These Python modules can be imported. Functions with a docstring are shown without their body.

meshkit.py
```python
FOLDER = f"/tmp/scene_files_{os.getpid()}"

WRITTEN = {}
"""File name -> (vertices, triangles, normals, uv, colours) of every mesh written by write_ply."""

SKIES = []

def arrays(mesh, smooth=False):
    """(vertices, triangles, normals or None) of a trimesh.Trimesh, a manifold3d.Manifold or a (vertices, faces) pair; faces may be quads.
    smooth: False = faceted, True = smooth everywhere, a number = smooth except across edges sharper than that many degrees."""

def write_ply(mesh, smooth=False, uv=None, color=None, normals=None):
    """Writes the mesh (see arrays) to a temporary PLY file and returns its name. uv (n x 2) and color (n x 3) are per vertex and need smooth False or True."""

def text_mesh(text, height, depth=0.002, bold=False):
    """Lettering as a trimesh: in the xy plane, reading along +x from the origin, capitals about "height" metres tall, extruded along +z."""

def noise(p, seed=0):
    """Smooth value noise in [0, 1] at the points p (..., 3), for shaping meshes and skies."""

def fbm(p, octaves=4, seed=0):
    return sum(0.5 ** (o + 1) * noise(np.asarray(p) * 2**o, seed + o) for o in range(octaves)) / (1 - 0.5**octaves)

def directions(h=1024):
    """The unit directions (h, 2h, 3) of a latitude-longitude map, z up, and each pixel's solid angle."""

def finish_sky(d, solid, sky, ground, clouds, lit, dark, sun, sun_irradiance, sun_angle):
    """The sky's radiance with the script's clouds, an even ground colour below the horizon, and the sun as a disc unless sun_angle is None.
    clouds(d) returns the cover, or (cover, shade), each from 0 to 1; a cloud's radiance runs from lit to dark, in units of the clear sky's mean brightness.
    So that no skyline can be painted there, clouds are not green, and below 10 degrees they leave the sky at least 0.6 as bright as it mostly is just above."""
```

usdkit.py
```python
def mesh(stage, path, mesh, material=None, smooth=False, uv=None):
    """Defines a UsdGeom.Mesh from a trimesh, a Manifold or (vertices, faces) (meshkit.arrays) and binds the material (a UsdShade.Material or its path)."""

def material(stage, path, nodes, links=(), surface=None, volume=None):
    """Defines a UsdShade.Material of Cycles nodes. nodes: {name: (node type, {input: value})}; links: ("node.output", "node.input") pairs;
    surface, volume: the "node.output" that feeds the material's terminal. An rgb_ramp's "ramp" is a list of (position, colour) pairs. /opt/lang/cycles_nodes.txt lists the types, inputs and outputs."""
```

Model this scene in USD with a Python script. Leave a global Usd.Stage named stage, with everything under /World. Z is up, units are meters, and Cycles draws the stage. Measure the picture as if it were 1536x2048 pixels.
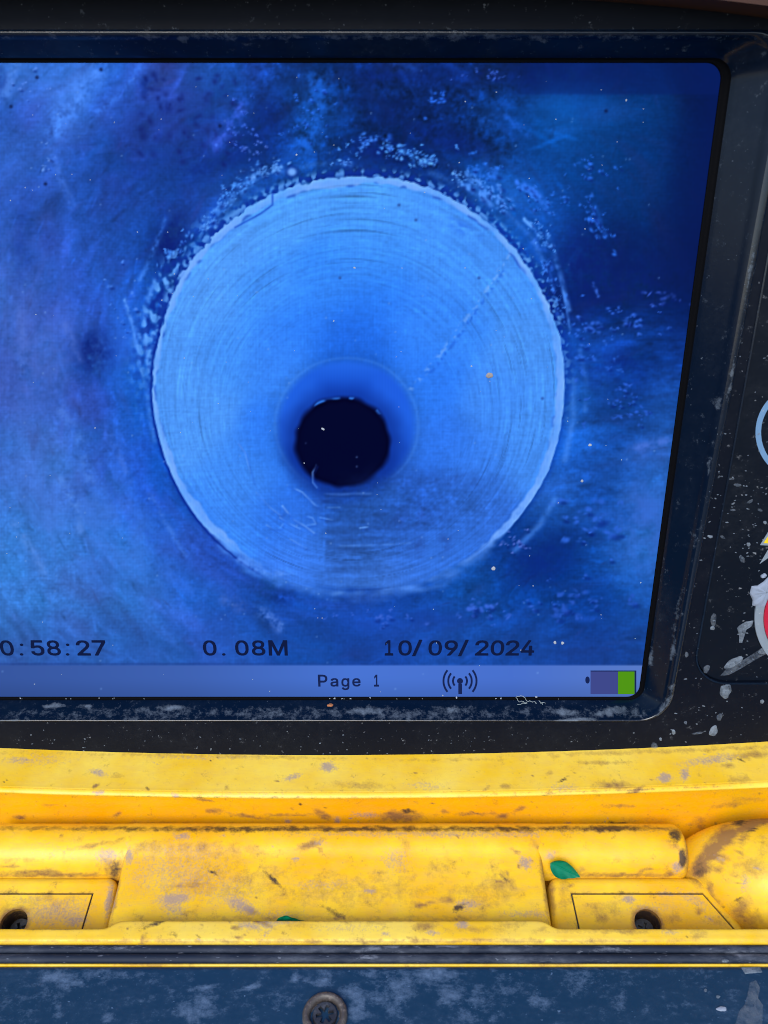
import math
import numpy as np
import trimesh
import manifold3d as m3
import shapely
import shapely.affinity
from shapely.geometry import Polygon, Point, box as sbox
from scipy import ndimage as ndi
import usdkit
import meshkit
from pxr import Usd, UsdGeom, UsdLux, UsdShade, Gf, Sdf, Vt

stage = Usd.Stage.CreateInMemory()
UsdGeom.SetStageUpAxis(stage, "Z")
UsdGeom.SetStageMetersPerUnit(stage, 1.0)
UsdGeom.Xform.Define(stage, "/World")
UsdGeom.Scope.Define(stage, "/World/Looks")

# ------------------------------------------------------------------ camera, sky, sun, exposure
EXPOSURE = 0.80
SKY, SUN, SUN_EL, SUN_AZ = 0.105, 0.46, math.radians(45), math.radians(196)   # azimuth from +y (away from the viewer) towards +x
F_PX, PITCH, DIST = 1647.0, math.radians(30), 0.165          # the photograph is 1536 px wide
CAM = np.array([0.0, -DIST * math.cos(PITCH), DIST * math.sin(PITCH)])
VIEW = np.array([0.0, math.cos(PITCH), -math.sin(PITCH)])
CUP = np.array([0.0, math.sin(PITCH), math.cos(PITCH)])
cam = UsdGeom.Camera.Define(stage, "/World/camera")
cam.AddTranslateOp().Set(Gf.Vec3d(*CAM))
cam.AddRotateXOp().Set(90 - math.degrees(PITCH))
cam.CreateHorizontalApertureAttr(36.0)
cam.CreateVerticalApertureAttr(48.0)
cam.CreateFocalLengthAttr(36.0 * F_PX / 1536)
cam.CreateFocusDistanceAttr(0.172)
cam.CreateFStopAttr(52.0)
cam.CreateClippingRangeAttr(Gf.Vec2f(0.005, 500.0))
cam.CreateExposureAttr(EXPOSURE)

sun_dir = np.array([math.cos(SUN_EL) * math.sin(SUN_AZ), math.cos(SUN_EL) * math.cos(SUN_AZ), math.sin(SUN_EL)])
usdkit.material(stage, "/World/Looks/sky", {
    "tex": ("sky_texture", {"sky_type": "single_scattering", "sun_disc": False, "sun_elevation": SUN_EL, "sun_rotation": SUN_AZ, "aerosol_density": 1.0}),
    "bg": ("background_shader", {"strength": SKY})}, [("tex.color", "bg.color")], surface="bg.background")
dome = UsdLux.DomeLight.Define(stage, "/World/sky")
UsdShade.MaterialBindingAPI.Apply(dome.GetPrim()).Bind(UsdShade.Material.Get(stage, "/World/Looks/sky"))
dome.GetPrim().SetCustomDataByKey("kind", "structure")
sun = UsdLux.DistantLight.Define(stage, "/World/sun")
sun.CreateNormalizeAttr(True)
sun.CreateIntensityAttr(SUN)
sun.CreateAngleAttr(35.0)
sun.CreateColorAttr(Gf.Vec3f(1.0, 0.95, 0.88))
sun.AddRotateXYZOp().Set(Gf.Vec3f(90 - math.degrees(SUN_EL), 0, 180 - math.degrees(SUN_AZ)))


# ------------------------------------------------------------------ helpers
def lin(c):
    c = np.asarray(c, float) / 255.0
    return np.where(c <= 0.04045, c / 12.92, ((c + 0.055) / 1.055) ** 2.4)


def project(p):
    """where a point of the scene falls in the photograph (used to take measurements from it)"""
    q = np.asarray(p, float) - CAM
    d = q @ VIEW
    return np.stack([768 + F_PX * q[..., 0] / d, 1024 - F_PX * (q @ CUP) / d], -1)


def ray(px, py):
    return VIEW + (px - 768) / F_PX * np.array([1.0, 0, 0]) + (1024 - py) / F_PX * CUP


def depth_of(y, z):
    return (np.array([0, y, z]) - CAM) @ VIEW


def xat(px, y, z):
    return (px - 768) / F_PX * depth_of(y, z)


LEAN = math.radians(8)
SU = np.array([0.0, math.sin(LEAN), math.cos(LEAN)])         # up the lid
SN = np.array([0.0, -math.cos(LEAN), math.sin(LEAN)])        # out of the lid


def lid(px, py, h=0.0):
    """pixel -> (across, up) on the lid plane raised by h"""
    r = ray(px, py)
    t = ((SN * h - CAM) @ SN) / (r @ SN)
    p = CAM + t * r
    return np.array([p[0], p @ SU])


def L(a, b, h=0.0):
    a, b, h = np.broadcast_arrays(np.asarray(a, float), b, h)
    return a[..., None] * np.array([1.0, 0, 0]) + b[..., None] * SU + h[..., None] * SN


def define(path, mesh, mat, smooth=40, primvar=None, pname="grime"):
    m = usdkit.mesh(stage, path, mesh, "/World/Looks/" + mat, smooth)
    if primvar is not None:
        v = np.array(m.GetPointsAttr().Get())
        c = primvar(v.astype(float)) if callable(primvar) else primvar
        UsdGeom.PrimvarsAPI(m).CreatePrimvar(pname, Sdf.ValueTypeNames.Color3fArray, "vertex").Set(Vt.Vec3fArray.FromNumpy(np.asarray(c, np.float32)))
    return m.GetPrim()


USED = {}


def numbered(path):
    k = USED.get(path, -1) + 1
    USED[path] = k
    return path if k == 0 else f"{path}_{k:03d}"


def part(parent, name, mesh, mat, smooth=40, primvar=None, label=None, kind=None):
    pth = numbered(f"{parent}/{name}")
    pr = define(pth, mesh, mat, smooth, primvar)
    if label:
        pr.SetCustomDataByKey("label", label)
    if kind:
        pr.SetCustomDataByKey("kind", kind)
    return pth


def tag(prim, label=None, cat=None, group=None, kind=None):
    for k, v in (("label", label), ("category", cat), ("group", group), ("kind", kind)):
        if v:
            prim.SetCustomDataByKey(k, v)


def grid(P, closed=False):
    n, m = P.shape[:2]
    i, j = np.meshgrid(np.arange(n - 1), np.arange(m if closed else m - 1), indexing="ij")
    a, b = i * m + j, i * m + (j + 1) % m
    return P.reshape(-1, 3), np.stack([a, b, b + m, a + m], -1).reshape(-1, 4)


def flip(g):
    return g[0], g[1][:, ::-1]


def resample(pts, ds):
    pts = np.asarray(pts, float)
    s = np.r_[0, np.cumsum(np.linalg.norm(np.diff(pts, axis=0), axis=1))]
    t = np.linspace(0, s[-1], max(2, int(round(s[-1] / ds)) + 1))
    return np.stack([np.interp(t, s, pts[:, k]) for k in range(pts.shape[1])], 1)


def arc(cy, cz, r, a0, a1, n=14):
    t = np.radians(np.linspace(a0, a1, n))
    return [(cy + r * math.cos(x), cz + r * math.sin(x)) for x in t]


def sweep(prof, xs, zoff=None):
    """profile of (y, z) pairs carried along x; prof may depend on x"""
    out = []
    for x in xs:
        q = np.asarray(prof(x) if callable(prof) else prof, float)
        out.append(np.c_[np.full(len(q), x), q[:, 0], q[:, 1] + (zoff(x) if zoff else 0)])
    return grid(np.array(out))


def merge(*gs):
    vs, fs, n = [], [], 0
    for g in gs:
        v, f, _ = meshkit.arrays(g)
        vs.append(v)
        fs.append(f + n)
        n += len(v)
    return np.vstack(vs), np.vstack(fs)


def frame(origin, ax, ay, az):
    M = np.eye(4)
    M[:3, 0], M[:3, 1], M[:3, 2], M[:3, 3] = ax, ay, az, origin
    return M


def moved(mesh, M):
    v, f, _ = meshkit.arrays(mesh)
    return v @ M[:3, :3].T + M[:3, 3], f


def noise3(v, s, seed=0, o=3):
    return meshkit.fbm(np.asarray(v) * s + 91.7, o, seed) - 0.5


def stains(spots, base=(0, 0, 0)):
    """grime, and sky sheen on the bezel, painted on the thing itself: brown dirt, grey scuffs, black grease; spots are measured in the photograph"""
    def f(v):
        q = project(v)
        out = np.tile(np.array(base, float), (len(v), 1))
        wx, wy = 9 * noise3(v, 900, 3), 9 * noise3(v, 900, 5)
        for (px, py, rx, ry, rot, ch, k) in spots:
            c, s = math.cos(math.radians(rot)), math.sin(math.radians(rot))
            dx, dy = q[:, 0] + wx - px, q[:, 1] + wy - py
            u, w = (dx * c + dy * s) / rx, (dy * c - dx * s) / ry
            out[:, ch] = np.maximum(out[:, ch], k * np.exp(-(u * u + w * w) ** 1.3))
        return out
    return f


# ------------------------------------------------------------------ materials
def mat(name, nodes, links, surface="p.BSDF"):
    usdkit.material(stage, "/World/Looks/" + name, nodes, links, surface=surface)


def plain(name, col, rough=0.5, metallic=0.0, **kw):
    mat(name, {"p": ("principled_bsdf", {"base_color": col, "roughness": rough, "metallic": metallic, **kw})}, [])


def glow(name, srgb):
    """a lit element of the screen"""
    mat(name, {"p": ("principled_bsdf", {"base_color": (0.0005, 0.0005, 0.001), "roughness": 0.25, "specular_ior_level": 0.02, "emission_color": tuple(lin(srgb)), "emission_strength": 2 ** -EXPOSURE})}, [])


def yellow(name, col=(0.80, 0.45, 0.004), pale=(0.84, 0.60, 0.04), rough=0.34, dirt=1.0):
    n = {
        "geo": ("geometry", {}), "at": ("attribute", {"attribute": "grime"}), "sep": ("separate_color", {}),
        "big": ("noise_texture", {"scale": 55, "detail": 4, "roughness": 0.6}),
        "mid": ("noise_texture", {"scale": 420, "detail": 7, "roughness": 0.76}),
        "fin": ("noise_texture", {"scale": 1900, "detail": 4, "roughness": 0.7}),
        "map": ("mapping", {"scale": (0.35, 1.0, 1.0)}),
        "str": ("noise_texture", {"scale": 700, "detail": 5, "roughness": 0.7}),
        "tone": ("map_range", {"from_min": 0.36, "from_max": 0.66}),
        "c0": ("mix_color", {"a": col, "b": pale}),
        # film of dust
        "film": ("map_range", {"from_min": 0.42, "from_max": 0.78, "to_max": 0.38 * dirt}),
        "c1": ("mix_color", {"b": (0.56, 0.33, 0.14)}),
        # brown dirt
        "bm": ("math", {"math_type": "multiply_add", "value2": 1.9, "value3": -0.95}),
        "ba": ("math", {"math_type": "add"}),
        "br": ("map_range", {"from_min": 0.14, "from_max": 0.95, "to_max": 0.85}),
        "c2": ("mix_color", {"b": (0.20, 0.10, 0.055)}),
        # grey scuffs
        "gm": ("math", {"math_type": "multiply_add", "value2": 2.0, "value3": -1.0}),
        "ga": ("math", {"math_type": "add"}),
        "gr": ("map_range", {"from_min": 0.20, "from_max": 0.9, "to_max": 0.78}),
        "c3": ("mix_color", {"b": (0.30, 0.24, 0.26)}),
        # black grease
        "ka": ("math", {"math_type": "add"}),
        "kr": ("map_range", {"from_min": 0.20, "from_max": 0.8, "to_max": 0.92}),
        "c4": ("mix_color", {"b": (0.035, 0.026, 0.03)}),
        # specks
        "sp": ("map_range", {"from_min": 0.70, "from_max": 0.76, "to_max": 0.75 * dirt}),
        "c5": ("mix_color", {"b": (0.12, 0.07, 0.045)}),
        "rr": ("map_range", {"from_min": 0.0, "from_max": 1.0, "to_min": rough, "to_max": 0.8}),
        "bump": ("bump", {"strength": 0.25, "distance": 0.00018}),
        "p": ("principled_bsdf", {"specular_ior_level": 0.32}),
    }
    l = [("geo.position", f"{k}.vector") for k in ("big", "mid", "fin", "map")] + [("map.vector", "str.vector"),
        ("at.color", "sep.color"), ("big.fac", "tone.value"), ("tone.result", "c0.fac"),
        ("str.fac", "film.value"), ("film.result", "c1.fac"), ("c0.result", "c1.a"),
        ("mid.fac", "bm.value1"), ("bm.value", "ba.value1"), ("sep.r", "ba.value2"), ("ba.value", "br.value"), ("br.result", "c2.fac"), ("c1.result", "c2.a"),
        ("fin.fac", "gm.value1"), ("gm.value", "ga.value1"), ("sep.g", "ga.value2"), ("ga.value", "gr.value"), ("gr.result", "c3.fac"), ("c2.result", "c3.a"),
        ("bm.value", "ka.value1"), ("sep.b", "ka.value2"), ("ka.value", "kr.value"), ("kr.result", "c4.fac"), ("c3.result", "c4.a"),
        ("fin.fac", "sp.value"), ("sp.result", "c5.fac"), ("c4.result", "c5.a"),
        ("c5.result", "p.base_color"), ("br.result", "rr.value"), ("rr.result", "p.roughness"), ("mid.fac", "bump.height"), ("bump.normal", "p.normal")]
    n["br"][1]["clamp"] = True
    for k in ("tone", "film", "br", "gr", "kr", "sp", "rr"):
        n[k][1]["clamp"] = True
    mat(name, n, l)


def dusty(name, col, dust=(0.30, 0.33, 0.38), rough=0.4, spec=0.4, film=0.15, speck=(0.67, 0.72), speck_k=0.8, patch=(0.45, 0.75), scale=1.0, stretch=(1, 1, 1), g_lo=0.3, g_hi=0.9, bump=(0.2, 0.0001), nmul=2.6):
    n = {
        "geo": ("geometry", {}), "at": ("attribute", {"attribute": "grime"}), "sep": ("separate_color", {}),
        "map": ("mapping", {"scale": stretch}),
        "big": ("noise_texture", {"scale": 70 * scale, "detail": 5, "roughness": 0.65}),
        "mid": ("noise_texture", {"scale": 500 * scale, "detail": 7, "roughness": 0.8}),
        "fin": ("noise_texture", {"scale": 1500 * scale, "detail": 2, "roughness": 0.6}),
        "pm": ("map_range", {"from_min": patch[0], "from_max": patch[1], "clamp": True}),
        "mm": ("map_range", {"from_min": 0.40, "from_max": 0.72, "clamp": True}),
        "fm": ("math", {"math_type": "multiply"}), "fk": ("math", {"math_type": "multiply", "value2": film}),
        "nm": ("math", {"math_type": "multiply_add", "value2": nmul, "value3": -nmul / 2}),
        "ga": ("math", {"math_type": "add"}),
        "gr": ("map_range", {"from_min": g_lo, "from_max": g_hi, "to_max": 0.9, "clamp": True}),
        "sm": ("map_range", {"from_min": speck[0], "from_max": speck[1], "to_max": speck_k, "clamp": True}),
        "mx": ("math", {"math_type": "maximum"}), "my": ("math", {"math_type": "maximum"}),
        "c": ("mix_color", {"a": col, "b": dust}),
        "rr": ("map_range", {"from_min": 0.0, "from_max": 0.6, "to_min": rough, "to_max": 0.75, "clamp": True}),
        "bump": ("bump", {"strength": bump[0], "distance": bump[1]}),
        "p": ("principled_bsdf", {"specular_ior_level": spec}),
    }
    l = [("geo.position", "map.vector")] + [("map.vector", f"{k}.vector") for k in ("big", "mid", "fin")] + [("at.color", "sep.color"),
        ("big.fac", "pm.value"), ("mid.fac", "mm.value"), ("pm.result", "fm.value1"), ("mm.result", "fm.value2"), ("fm.value", "fk.value1"),
        ("mid.fac", "nm.value1"), ("nm.value", "ga.value1"), ("sep.r", "ga.value2"), ("ga.value", "gr.value"),
        ("fin.fac", "sm.value"), ("sm.result", "mx.value1"), ("fk.value", "mx.value2"), ("mx.value", "my.value1"), ("gr.result", "my.value2"),
        ("my.value", "c.fac"), ("c.result", "p.base_color"), ("my.value", "rr.value"), ("rr.result", "p.roughness"), ("mid.fac", "bump.height"), ("bump.normal", "p.normal")]
    mat(name, n, l)


yellow("yellow_plastic")
yellow("yellow_bounce_lit", col=(0.88, 0.43, 0.002), pale=(0.88, 0.49, 0.004), rough=0.4, dirt=0.5)  # wall under the lip: warm bounce light mixed into a deeper orange
yellow("yellow_lip", col=(0.80, 0.49, 0.015), pale=(0.84, 0.62, 0.09), dirt=0.7)
dusty("black_panel", (0.0022, 0.0042, 0.0105), rough=0.45, spec=0.11, film=0.03, speck=(0.715, 0.76), speck_k=0.5)
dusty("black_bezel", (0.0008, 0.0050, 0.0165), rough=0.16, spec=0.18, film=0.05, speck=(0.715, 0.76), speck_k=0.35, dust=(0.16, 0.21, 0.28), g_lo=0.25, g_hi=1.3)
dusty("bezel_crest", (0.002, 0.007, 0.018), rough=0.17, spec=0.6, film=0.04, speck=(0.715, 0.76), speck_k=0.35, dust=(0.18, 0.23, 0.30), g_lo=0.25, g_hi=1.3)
dusty("pad_film", (0.002, 0.0045, 0.0105), rough=0.42, spec=0.14, film=0.04, speck=(0.70, 0.75), speck_k=0.55, stretch=(0.7, 1, 1))
dusty("gasket_rubber", (0.010, 0.018, 0.038), rough=0.62, spec=0.25, film=0.6, speck=(0.66, 0.71), speck_k=0.5, dust=(0.22, 0.25, 0.32), stretch=(0.35, 1, 1))
dusty("navy_panel", (0.005, 0.031, 0.076), rough=0.42, spec=0.36, film=0.13, speck=(0.70, 0.76), speck_k=0.45, dust=(0.17, 0.27, 0.45), patch=(0.40, 0.70), g_lo=0.12, g_hi=1.9, nmul=3.2, bump=(0.5, 0.00016), stretch=(0.8, 1.2, 1))
dusty("screw_steel", (0.06, 0.052, 0.05), rough=0.42, spec=0.6, film=0.6, speck=(0.66, 0.7), speck_k=0.6, dust=(0.20, 0.17, 0.16), scale=2)
dusty("dark_steel", (0.02, 0.02, 0.024), rough=0.35, spec=0.7, film=0.3, speck=(0.68, 0.72), speck_k=0.4, scale=2)
dusty("red_button", (0.42, 0.010, 0.035), rough=0.4, spec=0.4, film=0.1, speck=(0.73, 0.76), speck_k=0.5)
dusty("button_grey", (0.19, 0.24, 0.30), rough=0.5, film=0.2, dust=(0.4, 0.42, 0.45))
dusty("print_blue", (0.12, 0.24, 0.42), rough=0.45, film=0.05)
dusty("print_yellow", (0.75, 0.55, 0.01), rough=0.45, film=0.05)
dusty("white_plaster", (0.22, 0.27, 0.37), rough=0.8, film=0.5, dust=(0.24, 0.27, 0.34), scale=2)


def residue(name, col, lo, hi):
    """a dried film of paint that lets some of what it lies on show through"""
    mat(name, {"geo": ("geometry", {}), "n": ("noise_texture", {"scale": 480, "detail": 5, "roughness": 0.7}), "r": ("map_range", {"from_min": 0.33, "from_max": 0.66, "to_min": lo, "to_max": hi, "clamp": True}),
               "t": ("transparent_bsdf", {}), "p": ("principled_bsdf", {"base_color": col, "roughness": 0.6, "specular_ior_level": 0.3}), "m": ("mix_closure", {})},
        [("geo.position", "n.vector"), ("n.fac", "r.value"), ("r.result", "m.fac"), ("t.BSDF", "m.closure1"), ("p.BSDF", "m.closure2")], surface="m.closure")


residue("dried_drip", (0.20, 0.25, 0.32), 0.12, 0.8)
residue("drip_thin", (0.17, 0.21, 0.27), 0.0, 0.42)
dusty("mud_grey", (0.26, 0.235, 0.24), rough=0.8, film=0.5, dust=(0.4, 0.36, 0.36), scale=2)
dusty("shade_brown_lip", (0.055, 0.026, 0.02), rough=0.6, spec=0.2, film=0.2, dust=(0.12, 0.07, 0.05))  # yellow top lip with its underside shade painted in as dark brown
plain("dust_white", (0.30, 0.34, 0.40), 0.8)
plain("seam_dirt", (0.045, 0.035, 0.032), 0.9)
plain("black_gap", (0.0015, 0.0018, 0.003), 0.7, specular_ior_level=0.05)
plain("crumb_orange", (0.35, 0.13, 0.05), 0.8)
plain("seed_green", (0.45, 0.48, 0.10), 0.6)
plain("lint_grey", (0.35, 0.42, 0.42), 0.8)
mat("leaf_green", {"geo": ("geometry", {}), "n": ("noise_texture", {"scale": 900, "detail": 4}), "c": ("mix_color", {"a": (0.0, 0.17, 0.085), "b": (0.002, 0.28, 0.155)}),
                   "p": ("principled_bsdf", {"roughness": 0.38, "specular_ior_level": 0.45}), "t": ("translucent_bsdf", {"color": (0.0, 0.3, 0.14)}), "m": ("mix_closure", {"fac": 0.2})},
    [("geo.position", "n.vector"), ("n.fac", "c.fac"), ("c.result", "p.base_color"), ("p.BSDF", "m.closure1"), ("t.BSDF", "m.closure2")], surface="m.closure")
mat("soil", {"geo": ("geometry", {}), "n": ("noise_texture", {"scale": 40, "detail": 8, "roughness": 0.7}), "r": ("rgb_ramp", {"ramp": [(0.3, (0.035, 0.03, 0.026)), (0.7, (0.09, 0.08, 0.07))]}),
             "p": ("principled_bsdf", {"roughness": 0.95})}, [("geo.position", "n.vector"), ("n.fac", "r.fac"), ("r.color", "p.base_color")])
mat("lcd", {"at": ("attribute", {"attribute": "picture"}), "p": ("principled_bsdf", {"base_color": (0.0004, 0.0005, 0.001), "roughness": 0.2, "specular_ior_level": 0.02, "emission_strength": 2 ** -EXPOSURE})},
    [("at.color", "p.emission_color")])


# ---------------------------------------------------------------- picture shown on the monitor (flat print of a screen)

PX0, PX1, PY0, PY1, ST = -640.0, 1480.0, 96.0, 1420.0, 2.0


def screen_picture():
    rng = np.random.default_rng(7)
    nx, ny = int((PX1 - PX0) / ST) + 1, int((PY1 - PY0) / ST) + 1
    X, Y = np.meshgrid(PX0 + ST * np.arange(nx), PY0 + ST * np.arange(ny))

    def N(sx, sy):
        g = ndi.gaussian_filter(rng.standard_normal((ny, nx)), (sy / ST, sx / ST), mode="wrap")
        return g / g.std()

    def fb(s, o=4, k=0.6, ax=1.0):
        t = sum(k ** i * N(ax * s / 2 ** i, s / 2 ** i) for i in range(o))
        return t / t.std()

    def blob(cx, cy, rx, ry, rot=0.0, p=2.0):
        c, s = np.cos(np.radians(rot)), np.sin(np.radians(rot))
        u, v = ((X - cx) * c + (Y - cy) * s) / rx, ((Y - cy) * c - (X - cx) * s) / ry
        return np.exp(-((u * u + v * v) ** (p / 2)))

    def stroke(pts, w):
        d = np.full(X.shape, 1e9)
        for (x0, y0), (x1, y1) in zip(pts[:-1], pts[1:]):
            ex, ey = x1 - x0, y1 - y0
            t = np.clip(((X - x0) * ex + (Y - y0) * ey) / (ex * ex + ey * ey + 1e-9), 0, 1)
            d = np.minimum(d, np.hypot(X - x0 - t * ex, Y - y0 - t * ey))
        return np.exp(-(d / w) ** 2)

    def win(x0, x1, y0, y1):
        i0, i1 = int(max(0, (y0 - PY0) / ST)), int(min(ny, (y1 - PY0) / ST + 2))
        j0, j1 = int(max(0, (x0 - PX0) / ST)), int(min(nx, (x1 - PX0) / ST + 2))
        return slice(i0, max(i1, i0)), slice(j0, max(j1, j0))

    def spot(img, k, cx, cy, rx, ry, col, rot=0.0, p=2.0, tex=None):
        """a soft spot laid into the picture"""
        r = max(rx, ry) * (2.6 if p <= 2 else 1.7)
        w = win(cx - r, cx + r, cy - r, cy + r)
        c, s = np.cos(np.radians(rot)), np.sin(np.radians(rot))
        u, v = ((X[w] - cx) * c + (Y[w] - cy) * s) / rx, ((Y[w] - cy) * c - (X[w] - cx) * s) / ry
        m = k * np.exp(-((u * u + v * v) ** (p / 2)))
        img[w] = lay(img[w], m if tex is None else m * tex[w], col)
        return img

    def line(img, k, pts, w, col, tex=None):
        """a soft stroke laid into the picture"""
        P = np.array(pts, float)
        q = win(P[:, 0].min() - 2.5 * w, P[:, 0].max() + 2.5 * w, P[:, 1].min() - 2.5 * w, P[:, 1].max() + 2.5 * w)
        x, y = X[q], Y[q]
        d = np.full(x.shape, 1e9)
        for (x0, y0), (x1, y1) in zip(P[:-1], P[1:]):
            ex, ey = x1 - x0, y1 - y0
            t = np.clip(((x - x0) * ex + (y - y0) * ey) / (ex * ex + ey * ey + 1e-9), 0, 1)
            d = np.minimum(d, np.hypot(x - x0 - t * ex, y - y0 - t * ey))
        m = k * np.exp(-(d / w) ** 2)
        img[q] = lay(img[q], m if tex is None else m * tex[q], col)
        return img

    def step(x, a, b):
        t = np.clip((x - a) / (b - a), 0, 1)
        return t * t * (3 - 2 * t)

    def lay(img, mask, col):
        m = np.clip(mask, 0, 1)[..., None]
        return img * (1 - m) + m * np.asarray(col, float)

    def field(table, sig):
        q = 16.0
        gx, gy = np.meshgrid(np.arange(PX0, PX1 + 2 * q, q), np.arange(PY0, PY1 + 2 * q, q))
        P = np.array([t[:2] for t in table], float)
        C = np.array([t[2:] for t in table], float)
        d2 = (gx[..., None] - P[:, 0]) ** 2 + (gy[..., None] - P[:, 1]) ** 2
        w = np.exp(-(d2 - d2.min(-1, keepdims=True)) / (2 * sig * sig)) * np.exp(-np.minimum(d2, 4e5) / (8 * sig * sig)) + 1e-30
        c = (w @ C) / w.sum(-1)[..., None]
        yy, xx = (Y - PY0) / q, (X - PX0) / q
        return np.stack([ndi.map_coordinates(c[..., k], [yy, xx], order=1, mode="nearest") for k in range(3)], -1)

    rows = {
        140: "0 60 112 218,60 50 108 228,150 56 122 246,250 42 92 218,330 42 66 160,420 36 80 192,500 30 76 202,600 20 70 190,700 12 50 150,800 18 60 172,900 15 50 150,1000 15 46 132,1100 10 40 120,1250 5 35 110,1400 3 25 85",
        220: "0 46 86 206,60 46 86 206,130 66 126 250,200 42 92 222,300 30 70 182,360 30 56 150,450 36 82 212,540 15 60 172,620 25 95 222,700 12 60 170,800 10 50 150,900 10 55 165,1000 14 74 194,1120 10 84 192,1200 5 68 162,1300 3 55 140,1420 2 25 90",
        300: "0 52 96 212,100 46 92 206,200 25 70 180,300 25 65 172,400 25 60 165,500 10 50 150,620 20 85 220,700 15 60 180,800 5 50 155,900 10 50 150,1000 15 75 195,1100 10 70 172,1200 5 60 150,1300 4 50 135,1400 2 30 100",
        400: "0 46 86 200,80 40 80 198,150 35 80 196,250 30 70 180,350 25 65 175,450 25 80 196,560 30 90 220,900 14 60 170,1000 30 100 225,1080 15 75 192,1200 5 54 144,1300 3 50 135,1400 2 30 100",
        500: "0 46 86 196,100 40 80 196,200 36 76 190,270 30 80 200,330 10 50 146,400 25 85 215,1080 20 85 215,1150 5 45 140,1250 2 35 110,1390 0 20 85",
        600: "0 60 100 206,60 50 90 200,150 40 80 200,220 36 96 226,290 30 90 220,1150 3 40 135,1250 5 40 120,1380 3 35 110",
        700: "0 56 90 200,100 60 100 212,190 20 65 170,250 36 102 228,1160 30 80 206,1250 15 60 165,1370 20 65 180",
        800: "0 60 96 206,100 56 92 206,180 40 76 192,280 30 95 226,1180 45 105 230,1230 12 55 160,1350 36 82 196",
        900: "0 56 105 212,100 66 110 216,200 46 96 216,300 30 90 226,1170 36 90 216,1250 25 75 190,1330 50 100 216",
        1000: "0 60 116 226,100 66 116 226,200 50 100 220,330 30 90 226,1120 45 95 216,1200 25 75 196,1290 56 106 222",
        1100: "0 60 125 232,100 60 120 230,250 50 115 230,350 45 90 212,430 36 80 206,1050 16 62 170,1120 6 50 140,1200 20 70 175,1280 55 105 216",
        1200: "0 56 115 216,100 56 116 220,250 50 110 220,400 36 90 212,500 25 75 190,600 30 75 200,800 25 70 186,950 22 76 184,1050 14 64 170,1200 14 60 165,1290 36 85 196",
        1300: "0 56 100 190,150 50 105 206,300 50 105 216,450 40 95 216,600 20 75 190,750 20 65 180,900 25 75 190,1050 22 70 180,1200 18 60 165,1290 22 65 165",
    }
    table = []
    for y, r in rows.items():
        for e in r.split(","):
            x, *c = map(float, e.split())
            table.append((x, y, *c))
        x, *c = map(float, r.split(",")[0].split())
        table += [(-150, y, *c), (-320, y, c[0] * .9, c[1] * .9, c[2] * .95), (-500, y, c[0] * .7, c[1] * .75, c[2] * .85)]
    img = field(table, 46)

    # ---- geometry of the pipe seen on the screen
    ex, ey = (X - 717) / 414, (Y - 773) / 421
    wob = 1 + 0.0035 * N(60, 60) + 0.0006 * N(12, 12) + 0.0008 * N(4, 4)
    rr = np.hypot(ex, ey) * wob
    th = np.arctan2(ey, ex)
    R = np.hypot(X - 717, Y - 773)
    outside = rr > 1

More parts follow.
